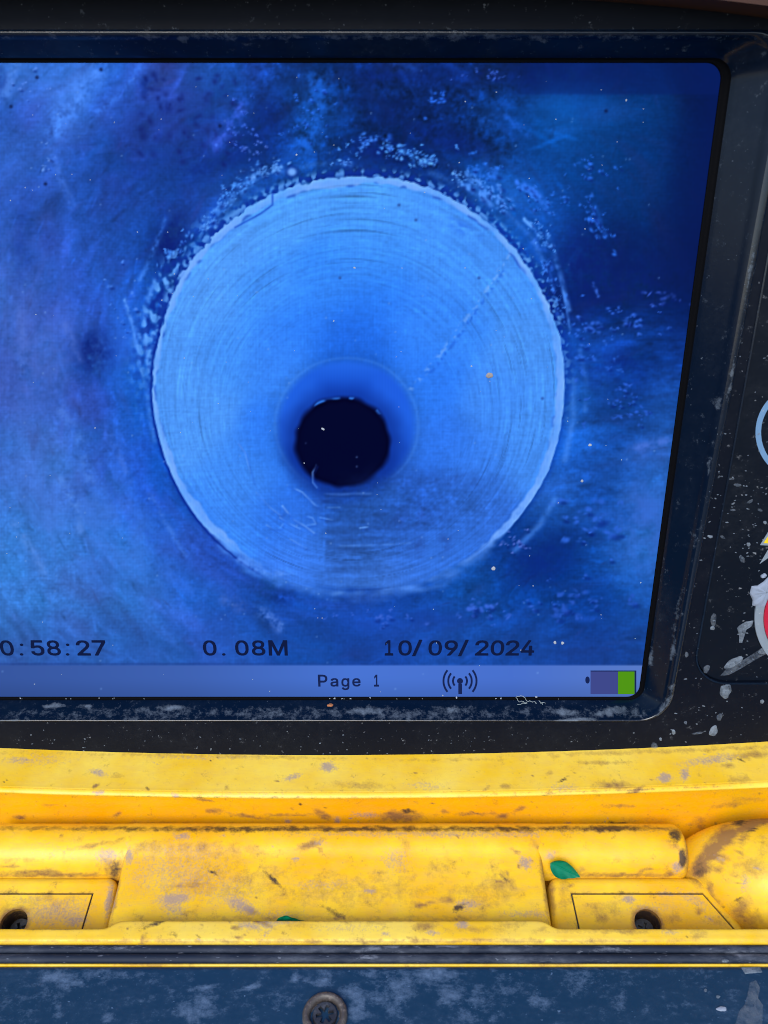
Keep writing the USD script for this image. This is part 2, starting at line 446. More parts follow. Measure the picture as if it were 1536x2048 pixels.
    # polar-sampled noise: streaks that follow the wall round the pipe
    def polar(sth, sr, seed_o=1, scale=1.0):
        m, n = 720, 640
        g = ndi.gaussian_filter(rng.standard_normal((n, m)), (sr, sth), mode="wrap")
        if seed_o > 1:
            h = ndi.gaussian_filter(rng.standard_normal((n, m)), (sr / 2, sth / 2), mode="wrap")
            g = g / g.std() + 0.6 * h / h.std()
        g /= g.std()
        return ndi.map_coordinates(g, [(R * scale) % n, (th + np.pi) / (2 * np.pi) * m], order=1, mode="wrap")

    grain = fb(26, 5, 0.7)
    fine = fb(7, 3, 0.8)
    streak = polar(4, 5, 2) + 0.7 * polar(1.8, 2.2) + .6 * polar(9, 9)
    left = step(X, 620, 330) * step(Y, 200, 420)
    right = step(X, 1060, 1180)
    lum = 0.06 * grain + 0.035 * fine + left * (0.035 * streak) + 0.022 * N(1.5, 1.5) + left * 0.04 * fb(9, 3, .8)
    # mottled wall on the top
    topm = step(Y, 480, 260) * step(X, 380, 640) * step(X, 1120, 960)
    lum += topm * (0.30 * fb(11, 4, 0.9) + 0.2 * fine - 0.28)
    # silt texture lower left
    lowl = step(Y, 820, 1050) * step(X, 620, 420)
    diag = ndi.map_coordinates(fb(10, 3, 0.7), [(0.35 * (Y - PY0) - 0.30 * (X - PX0)) / ST % (ny - 1), (0.9 * (Y - PY0) * 0.25 + 0.9 * (X - PX0)) / ST % (nx - 1)], order=1)
    lum += lowl * 0.05 * diag
    # ripples right
    rip = step(X, 1110, 1170) * step(X, 1330, 1240) * step(Y, 790, 860) * step(Y, 1110, 1000)
    wv = np.sin((Y + 0.18 * (X - 1200) + 11 * N(22, 16)) / 5.6)
    lum += rip * 0.22 * wv * (0.6 + 0.4 * N(20, 10))
    rip2 = step(X, 1130, 1200) * step(Y, 590, 640) * step(Y, 860, 740)
    lum += rip2 * 0.24 * fb(8, 3, 0.8, 2.6)
    lr = step(X, 760, 900) * step(Y, 1090, 1160) + step(X, 1080, 1150) * step(Y, 820, 900)
    lum += np.clip(lr, 0, 1) * (0.15 * fb(15, 4, .8, 1.6) + 0.05 * fine)
    calm = step(X, 1060, 1180) * step(Y, 560, 380)
    lum *= 1 - 0.62 * calm
    calm2 = blob(1290, 1050, 90, 110, 0, 3)
    lum *= 1 - 0.5 * calm2
    hue = fb(40, 3)
    img = img * np.exp(0.42 * lum)[..., None]
    lw = step(X, 700, 250)
    img[..., 2] *= 0.87 + 0.045 * lw
    img[..., 0] *= 0.70 + 0.22 * lw
    img[..., 1] *= 0.97 + 0.02 * lw
    shade = 0.16 * step(Y, 420, 250) * step(X, 420, 620) * step(X, 1130, 1000)
    img *= (1 - shade)[..., None]
    rs = np.random.default_rng(19)

    def daubs(n, lo, hi, wl, wh, sd, k, p):
        """blurred daubs of the rough wall, drawn out along the way the wall runs"""
        for _ in range(n):
            x, y = rs.uniform(-420, 1400), rs.uniform(110, 1330)
            dx, dy = (x - 717) / 414, (y - 773) / 421
            if np.hypot(dx, dy) < 1.0:
                continue
            t = np.degrees(np.arctan2(dy, dx)) + 90
            if x > 1080 and y > 560:
                t = rs.normal(-8, 16)
            elif y < 330:
                t = rs.normal(-42, 26) if x < 700 else rs.normal(25, 40)
            else:
                t = t + rs.normal(0, 14)
            f = float(np.clip(rs.normal(0, sd), -.34, .34))
            if x > 1130 and y < 560 or (x > 1215 and 960 < y < 1150):
                f *= 0.35
            c = img[int((y - PY0) / ST), int((x - PX0) / ST)].copy()
            c = c * np.exp(min(f, np.log(236 / max(c[2], 1))))
            c[0] += rs.normal(2, 4)
            spot(img, k, x, y, rs.uniform(lo, hi), rs.uniform(wl, wh), np.clip(c, 0, 255), rot=t, p=p)
    daubs(420, 30, 80, 9, 24, 0.15, 0.55, 2.2)
    daubs(900, 16, 52, 4, 10, 0.17, 0.5, 2.4)
    daubs(1200, 6, 18, 2, 4.5, 0.16, 0.5, 2.8)
    img = img * np.exp(0.022 * N(1.6, 1.6) + 0.018 * N(4, 4) + 0.014 * N(9, 0.9))[..., None]
    img[..., 0] += 2.5 * np.clip(hue, -1, 1.5) * step(X, 900, 400)
    img[..., 1] -= 1.5 * np.clip(hue, -1, 1.5) * step(X, 900, 400)

    # dark pits, bright flecks
    for _ in range(60):
        x, y = rng.uniform(280, 480), rng.uniform(140, 330)
        img = spot(img, rng.uniform(.25, .7), x, y, rng.uniform(3, 10), rng.uniform(3, 8), (14, 30, 108), rot=rng.uniform(0, 90))
    for (x, y, a, b, r, k) in ((337, 478, 26, 46, 25, .85), (355, 500, 20, 26, 20, .4), (190, 705, 42, 40, 0, .9), (400, 330, 46, 36, -30, .35), (470, 300, 46, 30, -50, .35),
                               (330, 215, 12, 12, 0, .45), (292, 172, 14, 20, 0, .5), (760, 300, 60, 22, 10, .55), (860, 265, 70, 26, 15, .35), (1000, 420, 40, 24, 20, .3),
                               (1170, 540, 60, 75, 10, .6), (1260, 560, 120, 60, 0, .5), (1100, 150, 140, 30, 0, .35), (1080, 1120, 60, 40, -30, .45), (40, 470, 18, 60, 8, .25),
                               (2, 160, 14, 22, 0, .6), (540, 245, 30, 40, 0, .25), (45, 530, 22, 40, 20, .2), (560, 1195, 26, 14, 10, .5), (760, 150, 50, 20, 0, .4), (1250, 730, 60, 40, 0, .35)):
        img = spot(img, k, x, y, a, b, (6, 32, 118), rot=r, tex=np.clip(1 + 0.35 * fine, 0, 1.5))
    for (pts, w, k, c) in (([(205, 130), (165, 180), (120, 240), (110, 260)], 20, .6, (72, 138, 255)), ([(280, 135), (240, 190), (180, 235)], 9, .4, (60, 125, 250)),
                           ([(30, 130), (10, 190)], 14, .35, (85, 145, 245)), ([(480, 215), (455, 260), (430, 290)], 16, .4, (60, 105, 245)), ([(630, 160), (640, 215), (610, 290)], 24, .35, (30, 110, 240)),
                           ([(960, 240), (1010, 235), (1060, 270)], 10, .35, (30, 100, 225)), ([(940, 355), (965, 380), (985, 405), (1020, 405)], 8, .85, (70, 140, 250)), ([(955, 345), (985, 350)], 9, .6, (45, 120, 245)),
                           ([(1035, 365), (1070, 385), (1092, 412)], 7, .65, (45, 115, 240)), ([(1048, 438), (1070, 460), (1090, 490)], 4, .75, (80, 150, 255)), ([(1060, 470), (1095, 515), (1110, 560)], 9, .45, (40, 105, 230)),
                           ([(908, 345), (918, 365)], 4, .8, (85, 150, 250)), ([(1185, 565), (1197, 592)], 3.5, .7, (60, 115, 235)), ([(1190, 420), (1210, 470)], 8, .35, (30, 100, 220)),
                           ([(1275, 895), (1330, 882), (1345, 880)], 8, .4, (75, 120, 225)), ([(735, 285), (775, 275)], 7, .5, (40, 110, 245)), ([(800, 300), (830, 318), (870, 328)], 7, .6, (60, 140, 255)),
                           ([(250, 600), (262, 640), (290, 690), (300, 740)], 4, .6, (85, 150, 250)), ([(280, 560), (300, 520), (330, 440)], 5, .45, (60, 130, 245)),
                           ([(440, 420), (470, 395), (520, 345)], 9, .4, (70, 140, 245)), ([(505, 355), (530, 335), (548, 338)], 6, .6, (95, 160, 255)),
                           ([(100, 300), (130, 380), (150, 420)], 8, .25, (75, 130, 245)), ([(40, 620), (50, 740)], 10, .3, (90, 130, 225)), ([(130, 650), (160, 720)], 8, .25, (90, 130, 230)),
                           ([(120, 820), (160, 880), (180, 960)], 10, .3, (80, 135, 235)), ([(120, 960), (150, 1010), (160, 1060)], 9, .4, (90, 145, 235)), ([(30, 1050), (70, 1110), (90, 1150)], 9, .35, (90, 145, 235)),
                           ([(220, 870), (260, 960)], 7, .2, (80, 130, 240)), ([(520, 1222), (545, 1240), (560, 1255)], 11, .6, (78, 125, 222)), ([(300, 990), (340, 1060), (370, 1110)], 6, .3, (70, 130, 240)),
                           ([(450, 1200), (480, 1215)], 12, .2, (90, 110, 190)), ([(790, 130), (830, 140)], 10, .2, (50, 110, 240)), ([(190, 900), (230, 1000), (300, 1080)], 12, .12, (30, 60, 190))):
        img = line(img, min(1.0, 1.35 * k), pts, w, c, tex=np.clip(0.72 + 0.42 * fine + 0.15 * grain, 0, 1.3))
    # broad lamp haze and unlit hollows of the chamber wall
    hz0 = np.clip(.8 + .30 * fb(22, 4, .7) + .12 * fine, 0, 1.3)
    for (k, x, y, a, c_, col, r) in ((.42, 60, 720, 120, 150, (78, 108, 208), 5), (.30, 40, 470, 90, 120, (62, 98, 200), 8), (.42, 130, 1010, 190, 90, (70, 124, 226), 25), (.30, 250, 1150, 190, 60, (62, 116, 220), 15), (.55, 1290, 1045, 70, 105, (58, 108, 214), -8),
                                     (.35, 1300, 900, 60, 26, (66, 108, 212), -10), (.35, 245, 690, 34, 70, (44, 112, 240), 8), (.30, 150, 190, 30, 70, (84, 146, 255), 30), (.25, 60, 165, 60, 40, (80, 130, 245), 0),
                                     (.50, 1250, 520, 130, 70, (2, 26, 92), -12), (.45, 1370, 420, 50, 160, (2, 26, 88), 0), (.42, 770, 215, 90, 40, (6, 30, 104), 5), (.42, 540, 250, 44, 60, (8, 36, 120), 20), (.40, 930, 290, 80, 30, (6, 34, 116), 15), (.4, 850, 150, 120, 26, (8, 36, 118), 0),
                                     (.36, 360, 250, 90, 60, (28, 46, 130), -25), (.34, 280, 330, 70, 40, (16, 52, 150), -30), (.45, 1090, 1130, 90, 40, (8, 46, 136), -35), (.35, 1170, 750, 60, 60, (10, 48, 146), 0), (.4, 840, 1240, 150, 26, (22, 66, 170), 0)):
        img = spot(img, k, x, y, a, c_, col, rot=r, p=2.6, tex=hz0)
    for (pts, w, k) in (([(1095, 470), (1120, 540), (1138, 620)], 5, .5), ([(1110, 520), (1128, 590), (1140, 660)], 3, .6), ([(1148, 760), (1146, 840), (1130, 920)], 7, .4), ([(1160, 700), (1172, 760), (1170, 820)], 5, .35), ([(300, 700), (296, 800), (310, 880)], 6, .4), ([(262, 640), (276, 700), (286, 760)], 4, .6),
                        ([(310, 560), (290, 620), (292, 680)], 5, .6), ([(560, 345), (640, 326), (700, 330)], 6, .4), ([(860, 345), (930, 372), (985, 410)], 6, .45), ([(1010, 420), (1060, 470), (1085, 520)], 6, .4), ([(1030, 1100), (1080, 1050), (1110, 1000)], 7, .4), ([(440, 1090), (500, 1140), (560, 1165)], 8, .35)):
        img = line(img, k, pts, w, (74, 142, 250), tex=hz0)
    # clusters of wet bright flecks round the mouth
    for (cx, cy, sx, sy, rot, n, big, col) in ((790, 300, 70, 14, 8, 46, 5, (72, 150, 255)), (725, 290, 30, 14, 0, 16, 5, (60, 130, 250)), (835, 322, 34, 8, 12, 22, 5, (84, 160, 255)), (700, 322, 40, 6, 0, 14, 4, (80, 150, 255)),
                                               (975, 385, 40, 14, 38, 46, 6, (72, 142, 250)), (955, 335, 30, 14, 20, 14, 6, (40, 115, 240)), (1070, 395, 40, 8, 42, 20, 6, (48, 120, 245)), (915, 352, 10, 12, 0, 10, 4, (90, 160, 255)),
                                               (1085, 470, 34, 10, 55, 26, 4, (80, 150, 255)), (1100, 560, 30, 9, 70, 24, 5, (56, 125, 245)), (1175, 330, 34, 26, 30, 16, 5, (36, 105, 230)), (1190, 440, 34, 12, 70, 22, 6, (40, 110, 235)), (1130, 400, 40, 30, 0, 12, 4, (40, 110, 235)),
                                               (1120, 610, 24, 7, 78, 18, 4, (70, 140, 250)), (535, 338, 34, 10, -10, 26, 5, (92, 160, 255)), (470, 385, 40, 12, -38, 30, 5, (70, 145, 255)), (420, 440, 34, 10, -50, 26, 5, (80, 150, 255)), (345, 505, 30, 12, -60, 20, 5, (70, 145, 255)),
                                               (620, 225, 34, 50, 0, 26, 4, (40, 110, 245)), (470, 260, 26, 46, 35, 20, 4, (66, 115, 245)), (510, 300, 30, 12, -20, 8, 5, (90, 130, 245)), (880, 200, 26, 20, 0, 8, 7, (40, 110, 245)), (960, 150, 50, 8, 0, 14, 4, (56, 100, 220)),
                                               (95, 320, 16, 40, 10, 8, 4, (110, 160, 250)), (60, 180, 30, 30, 0, 8, 4, (90, 140, 245)), (240, 620, 20, 60, 0, 10, 5, (70, 130, 240)), (1240, 800, 60, 40, 0, 26, 6, (40, 95, 215)), (1270, 640, 70, 24, 0, 24, 7, (46, 100, 220)), (1330, 600, 40, 16, 0, 8, 8, (56, 95, 215)),
                                               (1180, 690, 40, 50, 0, 26, 6, (40, 100, 220)), (1180, 1040, 50, 40, 0, 18, 10, (42, 98, 215)), (1030, 1085, 30, 14, -30, 16, 5, (80, 110, 210)), (980, 1215, 50, 16, 0, 18, 7, (52, 100, 215)), (1160, 1200, 80, 40, 0, 26, 8, (36, 85, 195)), (760, 1235, 60, 20, 0, 12, 6, (56, 100, 215))):
        for _ in range(n):
            u, w = rng.normal(0, sx * .75), rng.normal(0, sy * .75)
            c_, s_ = np.cos(np.radians(rot)), np.sin(np.radians(rot))
            a = rng.uniform(.35, 1) * big
            for _k in range(3):
                img = spot(img, rng.uniform(.3, .85), cx + u * c_ - w * s_ + rng.normal(0, a * .8), cy + u * s_ + w * c_ + rng.normal(0, a * .6), a * rng.uniform(.4, 1.1), a * rng.uniform(.3, .7), col, rot=rot + rng.normal(0, 30), p=2.6)
            if rng.random() < .5:
                img = spot(img, .45, cx + u * c_ - w * s_ + a, cy + u * s_ + w * c_ + a * 1.2, a * 1.2, a * .7, (6, 34, 120), rot=rot, p=2.6)
    # broken mortar on the left of the mouth: little bright cells with dark gaps
    cell = N(3.2, 4.5)
    net = np.exp(-(((rr - 1.055) / 0.055) ** 2)) * np.exp(-(((th + 3.0 + (th < 0) * 0) / 0.42) ** 2))
    thw = np.where(th > 0, th - 2 * np.pi, th)
    net = np.exp(-(((rr - 1.06) / 0.05) ** 2)) * np.exp(-(((thw + 2.72) / 0.36) ** 2))
    img = lay(img, net * np.clip(cell * 1.2 - .35, 0, .9), (95, 165, 255))
    img = lay(img, net * np.clip(-cell * 0.9 - .1, 0, .85), (10, 45, 150))
    crumb = np.exp(-(((rr - 1.015) / 0.022) ** 2)) * step(-Y, -900, -560)
    c2 = N(3, 3)
    img = lay(img, crumb * np.clip(c2, 0, .8), (100, 170, 255))
    img = lay(img, crumb * np.clip(-c2, 0, .7), (12, 50, 160))
    img = spot(img, 0.6, 584, 344, 14, 13, (15, 50, 150), p=4)
    img = spot(img, 0.9, 584, 344, 9, 8, (110, 170, 255), p=4)
        # shade hugging the mouth
    img = lay(img, 0.26 * np.exp(-((rr - 1.0) / 0.022) ** 2) * outside * step(Y, 1100, 1000), (12, 52, 165))

    # ---- inside of the pipe
    ins = [(740, 400, 86, 156, 255), (740, 460, 74, 148, 255), (740, 520, 64, 140, 252), (740, 600, 46, 122, 246), (720, 670, 36, 106, 232), (700, 705, 34, 104, 230),
           (560, 420, 86, 156, 255), (450, 500, 90, 156, 255), (400, 620, 90, 155, 254), (370, 740, 88, 152, 252), (380, 850, 86, 150, 250), (450, 700, 74, 144, 252), (550, 700, 62, 132, 250), (480, 950, 72, 140, 250),
           (450, 1050, 66, 134, 248), (550, 900, 52, 122, 244), (600, 650, 48, 122, 246), (540, 580, 72, 144, 252), (650, 560, 58, 134, 250),
           (900, 440, 78, 148, 255), (900, 520, 72, 144, 254), (1000, 560, 76, 146, 252), (1060, 700, 82, 148, 250), (900, 650, 62, 134, 250), (850, 760, 50, 122, 246), (1000, 800, 72, 138, 248),
           (1080, 840, 80, 146, 248), (1060, 920, 76, 140, 244), (960, 930, 64, 126, 238), (880, 900, 52, 116, 236), (830, 640, 56, 128, 248),
           (850, 990, 44, 94, 202), (940, 1000, 52, 104, 212), (980, 1050, 58, 112, 222), (800, 1080, 48, 98, 202), (900, 1100, 56, 114, 228), (690, 1000, 32, 76, 165), (700, 1060, 44, 90, 182), (700, 1110, 50, 95, 184),
           (760, 1040, 40, 86, 180), (760, 1140, 66, 112, 208), (620, 1080, 62, 122, 238), (600, 1140, 66, 122, 236), (560, 1030, 52, 116, 235), (850, 1140, 62, 116, 226), (690, 1165, 62, 112, 214), (640, 1010, 44, 104, 222)]
    pipe = field(ins, 44)
    pipe[..., 0] *= 0.88
    # s: 0 at the far hole, 1 at the mouth; centres slide from one to the other
    s = np.full(X.shape, 0.5)
    for _ in range(40):
        cx, cy, ra = 685 + 32 * s, 883 - 110 * s, 90 + 326 * s
        s = np.clip(s + (np.hypot(X - cx, (Y - cy) / 1.01) - ra) / 400, -.2, 1.2)
    depth = np.log(0.25 + np.clip(s, 0, 1.2))
    tp = np.arctan2(Y - (883 - 110 * s), X - (685 + 32 * s))
    m, n = 900, 700

    def rings(sth, sd):
        g = ndi.gaussian_filter(rng.standard_normal((n, m)), (sd, sth), mode="wrap")
        g /= g.std()
        return ndi.map_coordinates(g, [(depth + 1.5) * 380 % n, (tp + np.pi) / (2 * np.pi) * m], order=1, mode="wrap")
    amp = step(s, 0.15, 0.7)
    pl = amp * (0.016 * rings(20, 1.6) + 0.018 * rings(7, 1.3) + 0.008 * rings(40, 4)) + 0.012 * N(1.4, 1.4) + 0.012 * N(3.5, 3.5) + 0.010 * N(12, 0.9) + 0.008 * N(0.9, 12) + 0.012 * fb(30, 3)
    scr = np.clip(rings(18, 1.0) - 1.25, 0, 2) * step(s, .45, .75) * step(s, 1.05, .9)
    scr *= np.clip(0.5 + N(60, 60), 0, 1.2)
    pl -= 0.14 * scr
    pipe = pipe * np.exp(pl)[..., None]
    inner = lambda a, b: step(s, a, b)
    # throat: a second, darker length of pipe
    tx, ty = (X - 693) / 139, (Y - 850) / 131
    tr = np.hypot(tx, ty) * (1 + 0.004 * N(24, 24))
    thr = field([(690, 735, 36, 108, 238), (690, 765, 24, 86, 216), (690, 785, 16, 66, 185), (580, 860, 36, 102, 232), (600, 800, 30, 96, 226), (800, 850, 32, 98, 228), (785, 790, 30, 94, 226), (600, 930, 20, 76, 196),
                 (620, 965, 20, 70, 185), (760, 960, 18, 66, 176), (800, 920, 26, 84, 208), (690, 985, 34, 84, 185)], 26)
    pipe = pipe * (1 - step(tr, 1.25, 1.0)[..., None] * 0.10)
    low = step(Y, 985, 930)
    m = step(tr, 1.05, 0.90) * (0.25 + 0.75 * low)
    pipe = pipe * (1 - m[..., None]) + thr * m[..., None]
    pipe = lay(pipe, 0.25 * np.exp(-((tr - 1.03) / 0.025) ** 2) * low, (70, 140, 250))
    hx, hy = (X - 685) / 94, (Y - 884) / 90
    hr = np.hypot(hx, hy) * (1 + 0.012 * N(8, 8))
    pipe = lay(pipe, 0.72 * step(hr, 1.55, 1.0) * step(Y, 700, 850), (8, 40, 135))
    pipe = lay(pipe, step(hr, 1.09, .93), (1, 4, 44))
    pipe = lay(pipe, np.exp(-((hr - 1.0) / 0.025) ** 2) * step(Y, 850, 800) * np.clip(N(5, 5) - .3, 0, .8), (50, 130, 245))
    sq = np.clip(.75 + .45 * N(6, 6), 0, 1.2)
    # wet invert, compression blocks, debris
    inv = step(Y, 968, 1000) * step(Y, 1185, 1150) * step(X, 640, 655)
    hz = N(60, 2.2) + 0.7 * N(24, 3.2)
    pipe = pipe * np.exp(inv * step(X, 960, 740) * 0.032 * hz)[..., None]
    blk = step(X, 648, 654) * step(X, 775, 735) * step(Y, 982, 992) * step(Y, 1165, 1150)
    pipe = lay(pipe, blk * np.clip(0.14 + 0.16 * N(40, 4) + .06 * N(6, 3), 0, .5) * step(X, 790, 680), (34, 70, 140))
    hz2 = np.clip(.5 + .45 * N(26, 2.4) + .2 * N(5, 2), 0, 1.3)
    for (pts, w, k, c) in (([(650, 1003), (720, 1005)], 8, .55, (20, 54, 130)), ([(650, 1028), (705, 1030)], 8, .5, (24, 60, 135)), ([(650, 991), (740, 988)], 4, .45, (75, 132, 238)), ([(660, 1070), (760, 1066)], 16, .35, (34, 76, 160)),
                           ([(670, 1105), (740, 1108)], 9, .4, (32, 72, 150)), ([(655, 1140), (760, 1136)], 12, .3, (40, 84, 170)), ([(780, 1000), (900, 975), (1000, 968)], 12, .25, (36, 86, 185)), ([(760, 1030), (860, 1040)], 16, .3, (30, 78, 165))):
        pipe = line(pipe, k, pts, w, c, tex=hz2)
    for (x, y, a, b, k) in ((840, 1030, 60, 20, .3), (890, 1085, 14, 22, .35), (835, 1090, 16, 24, .3), (800, 1040, 60, 18, .25), (900, 960, 90, 16, .25), (640, 1010, 16, 14, .2), (560, 1030, 14, 10, .35), (720, 1180, 36, 4, .5)):
        pipe = spot(pipe, k, x, y, a, b, (35, 68, 150), tex=np.clip(1 + .4 * fine, 0, 1.6))
    for (pts, w, k) in (([(475, 885), (490, 905), (498, 935), (507, 965)], 2.2, .6), ([(512, 985), (540, 1015), (560, 1030)], 2.5, .4), ([(565, 1012), (585, 1038), (610, 1052), (628, 1066)], 2.8, .7), ([(575, 970), (605, 985), (630, 1010), (640, 1016)], 2.6, .6),
                        ([(632, 930), (625, 945), (626, 965), (634, 975)], 2.4, .7), ([(533, 1050), (545, 1058), (560, 1056), (566, 1048)], 2.2, .5), ([(605, 1030), (625, 1036), (632, 1048), (615, 1050)], 2.4, .55),
                        ([(580, 1078), (600, 1090), (612, 1096)], 2.4, .5), ([(560, 1035), (575, 1045), (600, 1058)], 2.2, .5), ([(640, 1035), (665, 1040)], 2, .5), ([(720, 1056), (735, 1054)], 2.4, .7), ([(680, 1092), (760, 1090), (820, 1086)], 3, .25),
                        ([(640, 1195), (680, 1186), (760, 1190), (850, 1180), (930, 1158), (1000, 1130)], 6, .5), ([(560, 1150), (580, 1148)], 3, .4), ([(655, 1015), (680, 1015)], 1.8, .5)):
        pipe = line(pipe, .8 * k, pts, .75 * w, (104, 165, 255), tex=sq)
        if Y is not None and pts[0][1] < 1100 and w < 3:
            pipe = line(pipe, .25 * k, [(x + 3, y + 4) for x, y in pts], w, (25, 70, 190))
    # long joint scratch to the right
    pipe = line(pipe, 0.40, [(820, 780), (880, 710), (960, 600), (1000, 540), (1020, 510)], 4.5, (130, 180, 255), tex=np.clip(N(2.5, 2.5), 0, 1))
    pipe = line(pipe, 0.42, [(826, 784), (886, 716), (966, 604), (1006, 544)], 4.0, (30, 90, 210), tex=np.clip(N(2.5, 2.5), 0, 1))
    for (x, y) in ((958, 556), (1085, 797), (798, 410), (832, 440), (680, 556)):
        pipe = spot(pipe, 0.6, x, y, 3.5, 3.5, (40, 80, 160), rot=0, p=4)
    pipe = spot(pipe, 0.35, 925, 455, 36, 13, (30, 85, 205), rot=28, tex=np.clip(.5 + N(6, 4), 0, 1.2))
    # bright lip of the mouth
    lipw = 0.030 + 0.010 * np.sin(th * 3 + .7) + 0.005 * N(30, 30) + .003 * N(6, 6)
    lip = step(rr, 1 - lipw - .008, 1 - lipw + .008)
    bottom = np.clip(step(Y, 1040, 1150), 0, 1)
    pipe = lay(pipe, lip * (0.74 - 0.5 * bottom) * np.clip(1.05 + .22 * N(18, 18), .3, 1.2) * np.clip(1 + .08 * fine, 0, 1.3), (112, 168, 255))
    crack = np.exp(-((rr - (1 - lipw)) / 0.006) ** 2) * np.clip(N(7, 7) - .2, 0, 1) * step(Y, 1000, 700)
    pipe = lay(pipe, 0.55 * crack, (28, 75, 190))
    pipe = line(pipe, .7, [(545, 388), (545, 410), (520, 428), (470, 455)], 2.0, (30, 80, 200))
    mk = step(rr, 1.004, 0.996)
    # dark outline left of the mouth
    ragged = step(rr + (0.004 * N(7, 7) + 0.004 * N(3, 3)) * step(Y, 900, 500) * (0.35 + 0.65 * step(X, 860, 600)) + bottom * (0.010 * N(26, 10) + .008 * N(9, 4)), 1.003 + 0.045 * bottom, 0.997 - 0.05 * bottom)
    img = img * (1 - ragged[..., None]) + pipe * ragged[..., None]
    img = lay(img, .75 * np.exp(-((rr - 1.006) / 0.006) ** 2) * step(X, 700, 520) * step(Y, 500, 700) * step(Y, 1180, 1100), (12, 45, 150))
    img = spot(img, 0.4, 545, 1180, 34, 22, (14, 60, 120), rot=20, tex=np.clip(.8 + .5 * fine, 0, 1.5))
    img = line(img, 0.5, [(470, 1115), (500, 1130), (530, 1145), (580, 1150)], 7, (85, 145, 250), tex=np.clip(.6 + .6 * fine, 0, 1.4))

    wet = np.clip(blob(760, 1010, 120, 60, 0, 3) + blob(900, 1010, 120, 55, 0, 3) + blob(720, 1110, 90, 60, 0, 3) * .6, 0, 1) * (rr < 0.95)
    img = img * np.exp(wet * (0.055 * fb(7, 3, .8, 1.8) + 0.03 * N(2, 2)))[..., None]
    img = lay(img, 0.20 * wet * np.clip(.6 + .5 * fb(18, 3), 0, 1.2), (36, 84, 165))
    soft = np.stack([ndi.gaussian_filter(img[..., k], 2.2) for k in range(3)], -1)
    img = np.clip(img + (0.45 + 0.12 * (rr < 1))[..., None] * (img - soft), 0, 255)
    # LCD falls away toward its right edge; band across the top right
    img = lay(img, 0.85 * step(X + 0.136 * (Y - 190), 1330, 1470) * step(Y, 900, 420), (2, 22, 88))
    img = lay(img, 0.55 * step(Y, 192, 186) * step(X, 1010, 1060), (4, 28, 100))
    img = spot(img, 0.3, 1130, 215, 90, 34, (14, 100, 215))
    img = lay(img, 0.35 * step(Y, 1180, 1330) , (38, 78, 172))
    # faint sub-pixel mesh
    img *= (1 + 0.012 * ((np.arange(nx) % 3) - 1))[None, :, None]
    # status bar
    bar = step(Y, 1329, 1332)
    bx = np.clip((X - 0) / 1280, 0, 1)
    barc = np.stack([np.interp(bx, [0, .3, .55, .8, 1], v) for v in ([54, 62, 72, 72, 88], [86, 98, 116, 112, 122], [160, 180, 212, 206, 200])], -1)
    barc = barc * (1 - 0.10 * step(Y, 1350, 1400))[..., None]
    img = img * (1 - bar[..., None]) + barc * bar[..., None]
    img = lay(img, 0.5 * np.exp(-((Y - 1328) / 2.2) ** 2) * step(X, 900, 300), (28, 50, 120))
    # specks of the picture
    for _ in range(150):
        x, y = rng.uniform(-100, 1330), rng.uniform(140, 1390)
        img = spot(img, rng.uniform(.3, .8), x, y, 1.6, 1.6, (120, 165, 235))
    for (x, y) in ((22, 213), (74, 155), (91, 368), (440, 252), (202, 139), (1212, 222)):
        img = spot(img, .85, x, y, 4, 4, (8, 22, 70), rot=0, p=4)
    return np.clip(img, 0, 255)


# ------------------------------------------------------------------ ground under the case
g = define("/World/ground", grid(np.array([[[x, y, -0.14] for y in (-40, -1, 0.4, 60)] for x in (-50, -1, 1, 50)])), "soil", False)
tag(g, "brown bare soil under the yellow monitor case", "ground", kind="structure")

# ------------------------------------------------------------------ the monitor case
W = "/World/pipe_inspection_monitor"
mon = UsdGeom.Xform.Define(stage, W).GetPrim()
tag(mon, "open yellow pipe survey monitor, blue screen showing a drain, muddy hinge, navy panel", "monitor")

# ---- screen
SX0, SX1 = -0.110, 0.0565
SB0, SB1 = lid(768, 1400)[1], lid(768, 118)[1]
pic = screen_picture()
nx, ny = 900, 660
A, B = np.meshgrid(np.linspace(SX0, SX1, nx), np.linspace(SB0, SB1, ny))
P = L(A, B)
q = project(P)
cols = np.stack([ndi.map_coordinates(pic[..., k], [(q[..., 1] - PY0) / ST, (q[..., 0] - PX0) / ST], order=1, mode="nearest") for k in range(3)], -1)
sp = numbered(W + "/screen")
pr = define(sp, grid(P), "lcd", True, lin(cols).reshape(-1, 3), "picture")
pr.SetCustomDataByKey("label", "blue video picture of the inside of a round drain pipe")

glow("glyph_navy", (14, 26, 66))
glow("glyph_grey", (22, 36, 84))
glow("battery_mauve", (62, 72, 140))
glow("battery_green", (80, 150, 18))
HT = 6e-5


def glyphs(items, name, matname, bold):
    """items: (character, centre px, baseline py, width px, height px) measured on the photograph"""
    gs = []
    for ch, cx, base, w, h in items:
        v, f, _ = meshkit.arrays(meshkit.text_mesh(ch, 0.004, 0.00002, bold))
        lo, hi = v.min(0), v.max(0)
        p0, p1, p2 = lid(cx - w / 2, base), lid(cx + w / 2, base), lid(cx, base - h)
        sx, sy = (p1[0] - p0[0]) / (hi[0] - lo[0]), (p2[1] - p0[1]) / (hi[1] - lo[1])
        gs.append((L(p0[0] + (v[:, 0] - lo[0]) * sx, p0[1] + (v[:, 1] - lo[1]) * sy, HT + v[:, 2] - lo[2]), f))
    part(sp, name, merge(*gs), matname, False)


